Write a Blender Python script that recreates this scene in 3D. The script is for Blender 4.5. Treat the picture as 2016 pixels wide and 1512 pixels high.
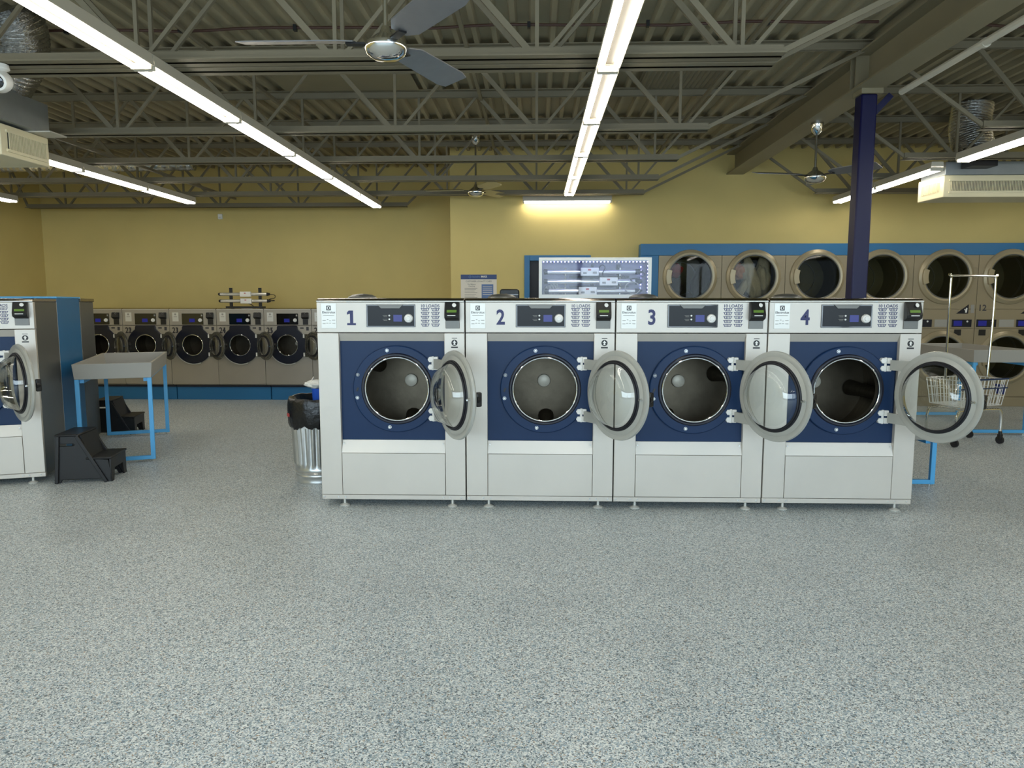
import bpy, bmesh, math, random
from mathutils import Vector, Matrix
random.seed(7)
PI = math.pi
SC = bpy.context.scene
COL = SC.collection
for o in list(bpy.data.objects): bpy.data.objects.remove(o)

# ------------------------------------------------------------------ camera
H_CAM, PIT, YAW, FPX = 1.43, 0.1127, 0.0328, 1430.0
cd = bpy.data.cameras.new('camera'); cam = bpy.data.objects.new('camera', cd); COL.objects.link(cam)
cam.location = (0, 0, H_CAM); cam.rotation_euler = (PI/2 - PIT, 0, YAW)
cd.sensor_width = 36.0; cd.lens = 36.0*FPX/2016.0; cd.clip_end = 100; cd.clip_start = 0.05
SC.camera = cam
# ------------------------------------------------------------------ world, daylight, exposure
SC.view_settings.view_transform = 'Standard'; SC.view_settings.look = 'None'
SC.view_settings.gamma = 1.0; SC.view_settings.use_curve_mapping = False
SC.view_settings.exposure = 0.75
TUBE = 11.0           # emission of the fluorescent tubes
DAY = 370.0           # daylight through the shop windows behind the camera
w = bpy.data.worlds.new('world'); SC.world = w; w.use_nodes = True
w.node_tree.nodes['Background'].inputs[0].default_value = (0.62, 0.78, 1.0, 1)
w.node_tree.nodes['Background'].inputs[1].default_value = 0.5
def area(name, loc, rot, sx, sy, power, col):
    l = bpy.data.lights.new(name, 'AREA'); l.shape = 'RECTANGLE'; l.size = sx; l.size_y = sy
    l.energy = power; l.color = col
    o = bpy.data.objects.new(name, l); COL.objects.link(o); o.location = loc; o.rotation_euler = rot
    return o
area('daylight', (0.2, -3.2, 1.75), (PI/2-.58, 0, 0), 13.0, 2.5, DAY, (0.76, 0.90, 1.0))

# ------------------------------------------------------------------ materials
def s2l(v):
    v /= 255.0
    return v/12.92 if v <= 0.04045 else ((v+0.055)/1.055)**2.4
def rgb(r, g, b): return (s2l(r), s2l(g), s2l(b), 1)
MATS = {}
def mat(name, col, rough=0.5, metal=0.0, noise=0.0, nscale=20.0, bump=0.0, bscale=60.0, spec=0.5, emit=None, es=0.0, alpha=1.0, stretch=None, coat=0.0):
    m = bpy.data.materials.new(name); m.use_nodes = True; nt = m.node_tree
    b = nt.nodes['Principled BSDF']
    b.inputs['Base Color'].default_value = col; b.inputs['Roughness'].default_value = rough
    b.inputs['Metallic'].default_value = metal; b.inputs['Specular IOR Level'].default_value = spec
    b.inputs['Coat Weight'].default_value = coat
    if alpha < 1: b.inputs['Alpha'].default_value = alpha
    if emit: b.inputs['Emission Color'].default_value = emit; b.inputs['Emission Strength'].default_value = es
    if noise > 0 or bump > 0:
        tc = nt.nodes.new('ShaderNodeTexCoord'); mp = nt.nodes.new('ShaderNodeMapping')
        nt.links.new(tc.outputs['Object'], mp.inputs['Vector'])
        if stretch: mp.inputs['Scale'].default_value = stretch
    if noise > 0:
        n = nt.nodes.new('ShaderNodeTexNoise'); n.inputs['Scale'].default_value = nscale; n.inputs['Detail'].default_value = 4
        nt.links.new(mp.outputs[0], n.inputs['Vector'])
        mr = nt.nodes.new('ShaderNodeMapRange'); mr.inputs[1].default_value = 0.3; mr.inputs[2].default_value = 0.7
        mr.inputs[3].default_value = 1-noise; mr.inputs[4].default_value = 1+noise
        mx = nt.nodes.new('ShaderNodeVectorMath'); mx.operation = 'SCALE'; mx.inputs[0].default_value = col[:3]
        nt.links.new(n.outputs[0], mr.inputs[0]); nt.links.new(mr.outputs[0], mx.inputs['Scale'])
        nt.links.new(mx.outputs[0], b.inputs['Base Color'])
    if bump > 0:
        n2 = nt.nodes.new('ShaderNodeTexNoise'); n2.inputs['Scale'].default_value = bscale; n2.inputs['Detail'].default_value = 3
        nt.links.new(mp.outputs[0], n2.inputs['Vector'])
        bp = nt.nodes.new('ShaderNodeBump'); bp.inputs['Strength'].default_value = bump; bp.inputs['Distance'].default_value = 0.01
        nt.links.new(n2.outputs[0], bp.inputs['Height']); nt.links.new(bp.outputs[0], b.inputs['Normal'])
    MATS[name] = m; return m
def glassmat(name, tint, base=0.06, edge=0.6, rough=0.03):
    m = bpy.data.materials.new(name); m.use_nodes = True; nt = m.node_tree; nt.nodes.clear()
    out = nt.nodes.new('ShaderNodeOutputMaterial'); mx = nt.nodes.new('ShaderNodeMixShader')
    t = nt.nodes.new('ShaderNodeBsdfTransparent'); t.inputs[0].default_value = tint
    g = nt.nodes.new('ShaderNodeBsdfGlossy'); g.inputs['Roughness'].default_value = rough; g.inputs[0].default_value = (.9, .9, .9, 1)
    lw = nt.nodes.new('ShaderNodeLayerWeight'); lw.inputs[0].default_value = 0.35
    mr = nt.nodes.new('ShaderNodeMapRange'); mr.inputs[3].default_value = base; mr.inputs[4].default_value = edge
    nt.links.new(lw.outputs['Fresnel'], mr.inputs[0]); nt.links.new(mr.outputs[0], mx.inputs[0])
    nt.links.new(t.outputs[0], mx.inputs[1]); nt.links.new(g.outputs[0], mx.inputs[2]); nt.links.new(mx.outputs[0], out.inputs[0])
    MATS[name] = m; return m
def frosted(name, col, trans, rough=0.3):
    m = bpy.data.materials.new(name); m.use_nodes = True; nt = m.node_tree
    b = nt.nodes['Principled BSDF']; b.inputs['Base Color'].default_value = col; b.inputs['Roughness'].default_value = rough
    b.inputs['Coat Weight'].default_value = 0.5; b.inputs['Coat Roughness'].default_value = 0.1
    out = nt.nodes['Material Output']; mx = nt.nodes.new('ShaderNodeMixShader'); mx.inputs[0].default_value = trans
    t = nt.nodes.new('ShaderNodeBsdfTransparent'); t.inputs[0].default_value = (.85, .87, .86, 1)
    nt.links.new(b.outputs[0], mx.inputs[1]); nt.links.new(t.outputs[0], mx.inputs[2]); nt.links.new(mx.outputs[0], out.inputs[0])
    MATS[name] = m; return m

def floormat():
    m = bpy.data.materials.new('epoxy_flake_floor'); m.use_nodes = True; nt = m.node_tree; L = nt.links
    b = nt.nodes['Principled BSDF']; b.inputs['Roughness'].default_value = 0.33; b.inputs['Specular IOR Level'].default_value = 0.5
    tc = nt.nodes.new('ShaderNodeTexCoord')
    dn = nt.nodes.new('ShaderNodeTexNoise'); dn.inputs['Scale'].default_value = 60; dn.inputs['Detail'].default_value = 2
    L.new(tc.outputs['Object'], dn.inputs['Vector'])
    sc = nt.nodes.new('ShaderNodeVectorMath'); sc.operation = 'SCALE'; sc.inputs['Scale'].default_value = 0.018
    L.new(dn.outputs['Color'], sc.inputs[0])
    ad = nt.nodes.new('ShaderNodeVectorMath'); ad.operation = 'ADD'; L.new(tc.outputs['Object'], ad.inputs[0]); L.new(sc.outputs[0], ad.inputs[1])
    v = nt.nodes.new('ShaderNodeTexVoronoi'); v.inputs['Scale'].default_value = 225; L.new(ad.outputs[0], v.inputs['Vector'])
    sp = nt.nodes.new('ShaderNodeSeparateColor'); L.new(v.outputs['Color'], sp.inputs[0])
    r = nt.nodes.new('ShaderNodeValToRGB'); r.color_ramp.interpolation = 'CONSTANT'
    els = [(0, rgb(84, 98, 106)), (.14, rgb(152, 168, 176)), (.34, rgb(190, 198, 200)), (.55, rgb(222, 228, 228)), (.74, rgb(236, 240, 238)), (.88, rgb(146, 172, 190)), (.955, rgb(176, 160, 142))]
    e = r.color_ramp.elements; e[0].position = 0; e[0].color = els[0][1]; e[1].position = els[1][0]; e[1].color = els[1][1]
    for p, c in els[2:]:
        q = e.new(p); q.color = c
    L.new(sp.outputs[0], r.inputs[0])
    big = nt.nodes.new('ShaderNodeTexNoise'); big.inputs['Scale'].default_value = 1.3; big.inputs['Detail'].default_value = 5; L.new(tc.outputs['Object'], big.inputs['Vector'])
    mr = nt.nodes.new('ShaderNodeMapRange'); mr.inputs[1].default_value = .3; mr.inputs[2].default_value = .7; mr.inputs[3].default_value = .9; mr.inputs[4].default_value = 1.03
    L.new(big.outputs[0], mr.inputs[0])
    ms = nt.nodes.new('ShaderNodeVectorMath'); ms.operation = 'SCALE'; L.new(r.outputs[0], ms.inputs[0]); L.new(mr.outputs[0], ms.inputs['Scale'])
    L.new(ms.outputs[0], b.inputs['Base Color'])
    bp = nt.nodes.new('ShaderNodeBump'); bp.inputs['Strength'].default_value = .25; bp.inputs['Distance'].default_value = .002
    L.new(sp.outputs[1], bp.inputs['Height']); L.new(bp.outputs[0], b.inputs['Normal'])
    mr2 = nt.nodes.new('ShaderNodeMapRange'); mr2.inputs[3].default_value = .28; mr2.inputs[4].default_value = .5; L.new(big.outputs[0], mr2.inputs[0]); L.new(mr2.outputs[0], b.inputs['Roughness'])
    return m

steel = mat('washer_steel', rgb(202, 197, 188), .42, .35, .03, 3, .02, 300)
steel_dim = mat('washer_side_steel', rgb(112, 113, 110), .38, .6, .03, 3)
navy = mat('navy_paint', rgb(9, 42, 80), .42, 0, .03, 3, spec=.3)
navyd = mat('dark_navy_paint', rgb(8, 14, 34), .35)
lidm = mat('lid_steel', rgb(150, 140, 128), .18, 1.0)
chrome = mat('chrome', rgb(225, 225, 222), .12, 1.0)
brushed = mat('brushed_drum_steel', rgb(100, 93, 80), .42, .9, .16, 9, .05, 40, stretch=(1, 6, 1))
hubm = mat('polished_hub', rgb(228, 222, 204), .42, .15, .05, 30)
black = mat('black_plastic', rgb(20, 20, 21), .42)
gloss_black = mat('gloss_black', rgb(12, 13, 16), .08, 0, coat=.6)
rubber = mat('rubber', rgb(22, 23, 30), .5)
whitep = mat('white_plastic', rgb(232, 232, 228), .4)
namep = mat('nameplate_silver', rgb(212, 212, 206), .35, .3)
grayp = mat('gray_plate', rgb(112, 112, 108), .4, .4)
number_blue = mat('number_blue', rgb(44, 50, 98), .5)
ink = mat('dark_ink', rgb(60, 60, 64), .6)
inkl = mat('light_ink', rgb(150, 148, 142), .6)
lcd_blue = mat('lcd_blue', rgb(14, 18, 90), .3, emit=(.02, .03, .5, 1), es=.12)
lcd_green = mat('lcd_green', rgb(92, 122, 50), .4, emit=(.1, .22, .03, 1), es=.1)
dispin = mat('display_face', rgb(16, 18, 23), .3, 0, spec=.25)
yellow = mat('yellow_wall_paint', rgb(208, 189, 122), .75, 0, .03, 2, .15, 220)
blue = mat('blue_paint', rgb(36, 108, 158), .42, 0, .03, 2)
bluel = mat('light_blue_steel', rgb(84, 170, 226), .4, 0)
colblue = mat('column_blue', rgb(13, 14, 60), .42, 0, spec=.35)
ceilm = mat('painted_deck', rgb(152, 142, 115), .7, 0, .06, 1.5)
joistm = mat('joist_paint_shaded', rgb(122, 114, 93), .6, 0, .06, 2)  # same paint as the deck, darkened for steel lying away from the lights
beamm = mat('painted_beam', rgb(136, 127, 101), .6, 0, .04, 2)
fixm = mat('fixture_white', rgb(200, 194, 178), .5)
tubem = mat('tube_glow', (1, 1, 1, 1), .4, emit=(1.0, .94, .82, 1), es=TUBE)
foil = mat('duct_foil', rgb(200, 200, 198), .2, 1.0, .1, 30, .7, 45)
galv = mat('galvanised', rgb(158, 164, 166), .42, .75, .08, 6)
creamp = mat('cream_grille', rgb(222, 212, 178), .5)
grilld = mat('grille_dark', rgb(60, 58, 50), .7)
rust = mat('rust_conduit', rgb(72, 46, 34), .6)
fanm = mat('fan_blade', rgb(132, 132, 134), .35, .35, .06, 14)
fanm2 = mat('fan_blade_cream', rgb(190, 176, 128), .5)
cangalv = mat('can_galvanised', rgb(206, 208, 206), .28, .85, .05, 12)
bag = mat('black_bag', rgb(18, 18, 19), .3, 0, 0, 1, .8, 22)
trayg = mat('tray_gray', rgb(160, 158, 150), .45)
dryer_m = mat('dryer_beige', rgb(150, 138, 112), .45, .15, .02, 2)
dryer_r = mat('dryer_ring', rgb(166, 154, 126), .35, .3)
dryer_in = mat('dryer_drum', rgb(84, 80, 60), .45, .6, .1, 6)
paper = mat('poster_paper', rgb(226, 220, 208), .6)
posterblue = mat('poster_blue', rgb(58, 78, 124), .6)
posterblue2 = mat('poster_mid_blue', rgb(96, 124, 172), .6)
red = mat('red_sticker', rgb(178, 60, 60), .5)
ledm = mat('led_blue_white', (1, 1, 1, 1), .4, emit=(.28, .30, 1.0, 1), es=9)
cabwhite = mat('cabinet_white', rgb(232, 230, 222), .5)
cabback = mat('cabinet_lining', rgb(96, 94, 106), .35, .3)
tubeglow = mat('treatment_tube', rgb(236, 234, 226), .18, .6)
plast = mat('clear_smoke', rgb(150, 150, 148), .3)
cloth_p = mat('cloth_pink', rgb(196, 140, 116), .8, 0, .1, 10)
cloth_g = mat('cloth_gray', rgb(176, 168, 152), .85, 0, .1, 10)
cloth_d = mat('cloth_dark', rgb(44, 42, 40), .85, 0, .2, 14)
cloth_r = mat('cloth_red', rgb(140, 44, 36), .85)
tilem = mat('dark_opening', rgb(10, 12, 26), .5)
glass = glassmat('clear_glass', (.95, .965, .95, 1), .03, .6)
gap_dark = mat('tube_gap_shade', rgb(58, 54, 46), .6)  # dark colour stands in for the dimmer gap between the tubes
dglass = glassmat('dryer_glass', (.70, .70, .60, 1), .006, .2)
ringd = frosted('small_door_ring_plastic', rgb(92, 90, 82), .35)
steelb = mat('small_washer_steel_dimmed', rgb(166, 160, 149), .42, .4, .03, 3)  # front washer steel darkened; the dim far end is put into the colour
kickm = mat('kick_band_steel_lit', rgb(226, 224, 218), .4, .3)  # lighter than the body steel; light on the upturned band is painted in
pane = glassmat('window_pane', (.96, .98, .98, 1), .03, .3)
cabglass = glassmat('cabinet_glass', (.95, .96, 1, 1), .012, .2)
ringm = frosted('door_ring_plastic', rgb(188, 188, 180), .28)
floorm = floormat()

# ------------------------------------------------------------------ geometry helpers
class MB:
    def __init__(self): self.b = bmesh.new()
    def box(self, x0, x1, y0, y1, z0, z1, M=None):
        vs = [Vector((x, y, z)) for x in (x0, x1) for y in (y0, y1) for z in (z0, z1)]
        if M: vs = [M @ v for v in vs]
        v = [self.b.verts.new(p) for p in vs]
        for f in ((0,1,3,2), (4,6,7,5), (0,4,5,1), (2,3,7,6), (0,2,6,4), (1,5,7,3)): self.b.faces.new([v[i] for i in f])
        return self
    def prism(self, pts, d, flat=True):
        """pts: 3D polygon, d: extrusion vector"""
        d = Vector(d); a = [self.b.verts.new(Vector(p)) for p in pts]; c = [self.b.verts.new(Vector(p)+d) for p in pts]
        n = len(pts); self.b.faces.new(a); self.b.faces.new(c[::-1])
        for i in range(n): self.b.faces.new((a[i], c[i], c[(i+1) % n], a[(i+1) % n]))
        return self
    def lathe(self, prof, o, ax, seg=32, a0=0, a1=2*PI, sx=1.0):
        ax = Vector(ax).normalized(); o = Vector(o)
        t = Vector((0, 0, 1)) if abs(ax.z) < .9 else Vector((1, 0, 0))
        e1 = ax.cross(t).normalized(); e2 = ax.cross(e1)
        full = abs(a1-a0-2*PI) < 1e-6; n = seg if full else seg+1
        rings = []
        for r, h in prof:
            if r < 1e-7: rings.append([self.b.verts.new(o+ax*h)]); continue
            rings.append([self.b.verts.new(o+ax*h+e1*(r*math.cos(a0+(a1-a0)*i/seg))+e2*(r*math.sin(a0+(a1-a0)*i/seg))) for i in range(n)])
        for A, B in zip(rings, rings[1:]):
            for i in range(n if full else n-1):
                j = (i+1) % n
                if len(A) == 1 and len(B) == 1: continue
                if len(A) == 1: self.b.faces.new((A[0], B[i], B[j]))
                elif len(B) == 1: self.b.faces.new((A[i], B[0], A[j]))
                else: self.b.faces.new((A[i], B[i], B[j], A[j]))
        return self
    def cyl(self, p0, p1, r, seg=12, r2=None):
        p0 = Vector(p0); p1 = Vector(p1); h = (p1-p0).length; r2 = r if r2 is None else r2
        return self.lathe([(0, 0), (r, 0), (r2, h), (0, h)], p0, p1-p0, seg)
    def bar(self, p0, p1, w, h, up=(0, 0, 1)):
        p0 = Vector(p0); p1 = Vector(p1); d = (p1-p0).normalized(); up = Vector(up)
        s = d.cross(up)
        if s.length < 1e-4: s = d.cross(Vector((0, 1, 0)))
        s.normalize(); u = s.cross(d)
        q = [p0+s*a*w/2+u*b*h/2 for a, b in ((-1,-1), (1,-1), (1,1), (-1,1))]
        return self.prism(q, p1-p0)
    def tube(self, path, r, seg=8, rf=None, closed=False):
        P = [Vector(p) for p in path]; n = len(P); rings = []
        prev = None
        for i in range(n):
            d = (P[(i+1) % n]-P[i-1]) if closed else (P[min(i+1, n-1)]-P[max(i-1, 0)]); d.normalize()
            if prev is None:
                t = Vector((0, 0, 1)) if abs(d.z) < .9 else Vector((1, 0, 0)); e = d.cross(t).normalized()
            else:
                e = (prev-d*prev.dot(d)).normalized()
            prev = e; f = d.cross(e); rr = rf(i) if rf else r
            rings.append([self.b.verts.new(P[i]+e*rr*math.cos(2*PI*k/seg)+f*rr*math.sin(2*PI*k/seg)) for k in range(seg)])
        m = n if closed else n-1
        for i in range(m):
            A, B = rings[i], rings[(i+1) % n]
            for k in range(seg): self.b.faces.new((A[k], B[k], B[(k+1) % seg], A[(k+1) % seg]))
        if not closed:
            self.b.faces.new(rings[0][::-1]); self.b.faces.new(rings[-1])
        return self
    def holeplate(self, x0, x1, z0, z1, y0, y1, cx, cz, r, seg=64):
        """rect plate in XZ between y0 (front) and y1 with round hole"""
        def rp(a):
            c, s = math.cos(a), math.sin(a); t = 1e9
            if c > 1e-9: t = min(t, (x1-cx)/c)
            if c < -1e-9: t = min(t, (x0-cx)/c)
            if s > 1e-9: t = min(t, (z1-cz)/s)
            if s < -1e-9: t = min(t, (z0-cz)/s)
            return (cx+c*t, cz+s*t)
        an = [2*PI*i/seg for i in range(seg)]+[math.atan2(z-cz, x-cx) % (2*PI) for x in (x0, x1) for z in (z0, z1)]
        an = sorted(set(round(a, 6) for a in an))
        R = []
        for y in (y0, y1):
            R.append([self.b.verts.new((rp(a)[0], y, rp(a)[1])) for a in an]); R.append([self.b.verts.new((cx+r*math.cos(a), y, cz+r*math.sin(a))) for a in an])
        n = len(an)
        for i in range(n):
            j = (i+1) % n
            self.b.faces.new((R[0][i], R[0][j], R[1][j], R[1][i])); self.b.faces.new((R[2][i], R[3][i], R[3][j], R[2][j]))
            self.b.faces.new((R[0][i], R[2][i], R[2][j], R[0][j])); self.b.faces.new((R[1][i], R[1][j], R[3][j], R[3][i]))
        return self
    def build(self, name, m, parent=None, bevel=0, smooth=True, loc=None, rot=None, ang=35):
        bmesh.ops.remove_doubles(self.b, verts=self.b.verts, dist=1e-6)
        bmesh.ops.recalc_face_normals(self.b, faces=self.b.faces)
        me = bpy.data.meshes.new(name); self.b.to_mesh(me); self.b.free()
        me.materials.append(m)
        if smooth:
            me.polygons.foreach_set('use_smooth', [True]*len(me.polygons)); me.set_sharp_from_angle(angle=math.radians(ang))
        o = bpy.data.objects.new(name, me); COL.objects.link(o)
        if parent: o.parent = parent
        if loc: o.location = loc
        if rot: o.rotation_euler = rot
        if bevel:
            md = o.modifiers.new('bevel', 'BEVEL'); md.width = bevel; md.segments = 2; md.limit_method = 'ANGLE'; md.angle_limit = math.radians(40)
        return o
def tag(o, label=None, cat=None, group=None, kind=None):
    if label: o['label'] = label
    if cat: o['category'] = cat
    if group: o['group'] = group
    if kind: o['kind'] = kind
    return o
def thing(name, label, cat, loc=(0, 0, 0), rz=0, group=None):
    o = bpy.data.objects.new(name, None); COL.objects.link(o); o.empty_display_size = .1
    o.location = loc; o.rotation_euler = (0, 0, rz); return tag(o, label, cat, group)
def copy_tree(o, parent=None, skip=()):
    c = o.copy(); COL.objects.link(c); c.parent = parent
    for ch in list(o.children):
        if ch.name.split('.')[0] in skip: continue
        copy_tree(ch, c, skip)
    return c
def struct(name, mb, m, **k):
    o = mb.build(name, m, **k); o['kind'] = 'structure'; return o
def text(name, s, size, m, parent, loc, depth=.0012, bold=0.0, align='CENTER', sx=1.0, rot=(PI/2, 0, 0)):
    cu = bpy.data.curves.new('txt', 'FONT'); cu.body = s; cu.size = size; cu.extrude = depth/2; cu.offset = bold
    cu.align_x = align; cu.align_y = 'CENTER'; cu.resolution_u = 3
    t = bpy.data.objects.new('txt', cu); COL.objects.link(t); bpy.context.view_layer.update()
    me = bpy.data.meshes.new_from_object(t.evaluated_get(bpy.context.evaluated_depsgraph_get()))
    bpy.data.objects.remove(t); bpy.data.curves.remove(cu)
    me.materials.clear(); me.materials.append(m)
    o = bpy.data.objects.new(name, me); COL.objects.link(o)
    if parent: o.parent = parent
    o.location = loc; o.rotation_euler = rot; o.scale = (sx, 1, 1); return o

# ------------------------------------------------------------------ the room
XL, XR, YF, YB, YR, ZC = -7.85, 9.6, -2.6, 11.5, 10.3, 3.5
struct('floor', MB().box(XL-.2, XR+.2, YF-1.5, YB+.2, -.1, 0), floorm, smooth=False)
# corrugated steel roof deck, ribs run front to back
b = MB(); per = .152; z0, z1 = ZC, ZC+.046; x = XL-.1; top = []
while x < XR+.1:
    top += [(x, z0), (x+.036, z0), (x+.050, z1), (x+.138, z1)]; x += per
top.append((x, z0))
va = [b.b.verts.new((p[0], YF-.3, p[1])) for p in top]; vb = [b.b.verts.new((p[0], YB+.2, p[1])) for p in top]
for i in range(len(top)-1): b.b.faces.new((va[i], va[i+1], vb[i+1], vb[i]))
b.box(XL-.2, XR+.2, YF-.3, YB+.2, ZC+.08, ZC+.2)
struct('ceiling', b, ceilm, smooth=False)
struct('wall_left', MB().box(XL-.15, XL, YF, YB, 0, 3.56), yellow, smooth=False)
struct('wall_right', MB().box(XR, XR+.15, YF, YB, 0, 3.56), yellow, smooth=False)
b = MB().box(XL, -1.2, YB, YB+.15, 0, 3.56)
struct('wall_back', b, yellow, smooth=False)
b = MB().box(-1.2, -.09, YR, YR+.15, 0, 3.56).box(-.09, .685, YR, YR+.15, 2.0, 3.56).box(.685, 1.50, YR, YR+.15, 0, 3.56).box(1.50, XR, YR, YR+.15, 2.19, 3.56).box(-1.2, -1.05, YR+.15, YB+.15, 0, 3.56)
b.box(7.69, XR, YR, YR+.15, 0, 2.19)
b.box(-1.05, XR, YB+.05, YB+.15, 0, 3.56)
struct('wall_rear_offset', b, yellow, smooth=False)
# shop front behind the camera: mullioned windows
b = MB().box(XL, XR, YF-.1, YF, 0, .25).box(XL, XR, YF-.1, YF, 2.95, 3.56)
for k in range(9):
    xx = XL+(XR-XL)*k/8; b.box(xx-.05, xx+.05, YF-.1, YF, .25, 2.95)
struct('wall_front', b, grayp, smooth=False)
for k in range(8):
    xa = XL+(XR-XL)*k/8+.05; xb = XL+(XR-XL)*(k+1)/8-.05
    struct('window_%d' % (k+1), MB().box(xa, xb, YF-.055, YF-.045, .25, 2.95), pane, smooth=False)
# blue surround around the dryer bank
struct('trim_1', MB().box(1.427, 1.672, YR-.2, YR, 0, 2.057).box(1.427, XR, YR-.2, YR, 2.057, 2.215), blue, bevel=.004)
struct('trim_2', MB().box(XL, XL+.012, YF, YB-1.3, 0, .1), grayp)
# blue framed door
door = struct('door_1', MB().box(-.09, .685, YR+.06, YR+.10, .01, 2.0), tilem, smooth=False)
fr = MB().box(-.165, -.09, YR-.03, YR+.14, 0, 2.075).box(.685, .76, YR-.03, YR+.14, 0, 2.075).box(-.09, .685, YR-.03, YR+.14, 2.0, 2.075).build('door_frame', blue, door, bevel=.004)
MB().cyl((.60, YR+.06, 1.0), (.60, YR-.0, 1.0), .012).cyl((.60, YR+.005, 1.0), (.50, YR+.005, 1.0), .01).build('door_handle', chrome, door)

# ------------------------------------------------------------------ roof steel
BX0, BX1 = 2.6, 2.83
t = thing('steel_beam', 'large cream painted steel I-beam running front to back over the blue column', 'beam', (2.715, 3.5, 3.16))
def L(o, p): return (p[0]-o.location.x, p[1]-o.location.y, p[2]-o.location.z)
bl = [(-1.9-3.5), (10.3-3.5)]
MB().box(-.115, .115, bl[0], bl[1], 0, .016).build('bottom_flange', beamm, t, smooth=False)
MB().box(-.115, .115, bl[0], bl[1], .262, .278).build('top_flange', beamm, t, smooth=False)
MB().box(-.006, .006, bl[0], bl[1], .016, .262).build('web', beamm, t, smooth=False)
for yy in (6.27, 6.37): MB().box(-.112, -.006, yy-3.5, yy-3.5+.012, .016, .262).box(.006, .112, yy-3.5, yy-3.5+.012, .016, .262).build('stiffener_plate', beamm, t, smooth=False)
for dz in (.09, .18): MB().cyl((-.006, 6.325-3.5, dz), (-.03, 6.325-3.5, dz), .016, 6).build('bolt', beamm, t)
t = thing('column', 'dark blue square steel column standing behind the fourth washer', 'column', (2.72, 6.32, 0))
MB().box(-.066, .066, -.066, .066, .012, 3.12).build('shaft', colblue, t, bevel=.012)
MB().box(-.11, .11, -.11, .11, 0, .012).build('base_plate', colblue, t)
MB().box(-.075, .1, -.085, .085, 3.12, 3.16).build('cap_plate', beamm, t)
MB().bar((.066, 0, 2.98), (.19, -.02, 3.12), .03, .05).build('brace', colblue, t)
t = tag(MB().cyl((2.90, 6.1, 3.09), (2.86, -1.5, 3.13), .025, 10).cyl((2.90, 5.0, 3.095), (2.9, 5.03, 3.095), .032, 10).build('conduit_pipe', fixm), 'pale grey conduit pipe running along the underside of the big beam', 'pipe')

def angle_chord(mb, x0, x1, z, up, s=.060, g=.013, yo=0):
    # two steel angles back to back; up=1 legs rise, up=-1 legs hang
    for sg in (-1, 1):
        ya, yb = sorted((yo+sg*g, yo+sg*(g+s)))
        zf0, zf1 = (z, z+.007) if up > 0 else (z-.007, z)
        mb.box(x0, x1, ya, yb, zf0, zf1)
        ya, yb = sorted((yo+sg*g, yo+sg*(g+.007)))
        zl0, zl1 = (z, z+s) if up > 0 else (z-s, z)
        mb.box(x0, x1, ya, yb, zl0, zl1)
def joist(loc, xa, xb, ba, bb, nodes, label, group):
    t = thing('roof_joist', label, 'roof joist', loc, 0, group)
    m = MB(); angle_chord(m, xa, xb, .68, -1); m.build('top_chord', joistm, t, smooth=False)
    m = MB(); angle_chord(m, ba, bb, 0, 1); m.build('bottom_chord', joistm, t, smooth=False)
    zb, zt = .03, .64; half = .585
    for i, nx in enumerate(nodes):
        for q, (tx, ww) in enumerate(((nx-half, .036), (nx+half, .022), (nx, .020))):
            if tx < xa or tx > xb: continue
            bx = nx+(-.03 if q == 0 else (.05 if q == 1 else 0))
            MB().bar((bx, 0, zb), (tx, 0, zt), .022, ww, up=(0, 1, 0) if q == 2 else (0, 0, 1)).build('web_member', joistm, t, smooth=False)
    for sx_, ex in ((bb, xb), (ba, xa)):
        MB().bar((sx_, 0, zb), (ex, 0, zt), .022, .03).build('end_web', joistm, t, smooth=False)
    return t
nodesL = [1.17-1.17*k for k in range(0, 8)]
nodesR = [4.1+1.17*k for k in range(0, 5)]
first = True
JY = [(4.375, 'nearest roof joist over the front washers, nearer of the close pair'), (4.545, 'second of the close pair of roof joists over the front washers'),
      (6.19, 'next single roof joist behind the close pair, left of the beam'), (7.45, 'third roof joist line back, left of the beam'),
      (8.6, 'fourth roof joist line back, left of the beam'), (9.72, 'roof joist line crossing in front of the offset wall, left of the beam')]
LJ = RJ = None
for i, (jy, lab) in enumerate(JY):
    if LJ is None:
        LJ = joist((0, jy, 2.82), XL, BX0-.02+.1, XL+.25, 1.40, nodesL, lab, 'roof joists left of the beam')
        RJ = joist((0, jy, 2.82), BX1-.1, XR, 3.6, XR-.2, nodesR, 'roof joist right of the beam, nearest the camera', 'roof joists right of the beam')
    else:
        c = copy_tree(LJ); c.location.y = jy; c['label'] = lab
        c = copy_tree(RJ); c.location.y = jy; c['label'] = 'roof joist right of the beam, ' + ['', 'second from the camera in the close pair', 'single, just nearer than the blue column', 'just beyond the blue column', 'over the hanging grille box', 'farthest back against the dryer wall'][i]
c = joist((0, 10.85, 2.82), XL, -1.25, XL+.25, -1.9, nodesL[3:], 'roof joist at the far back over the row of small washers', 'roof joists left of the beam')
# deck patches
tag(MB().box(-2.45, -1.15, 6.35, 7.35, ZC-.012, ZC-.004).build('deck_patch', beamm), 'flat painted steel patch under the corrugated roof deck', 'roof patch')
b = MB(); n = 34; xs = [.98+.75*i/n for i in range(n+1)]
va = [b.b.verts.new((xx, 6.35, ZC-.02+(.012 if i % 2 else 0))) for i, xx in enumerate(xs)]; vb = [b.b.verts.new((xx, 7.35, ZC-.02+(.012 if i % 2 else 0))) for i, xx in enumerate(xs)]
for i in range(n): b.b.faces.new((va[i], va[i+1], vb[i+1], vb[i]))
b.box(.96, 1.75, 6.33, 7.37, ZC-.007, ZC-.002)
tag(b.build('corrugated_patch', joistm, smooth=False), 'finely corrugated patch under the roof deck near the centre light row', 'roof patch')
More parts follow.
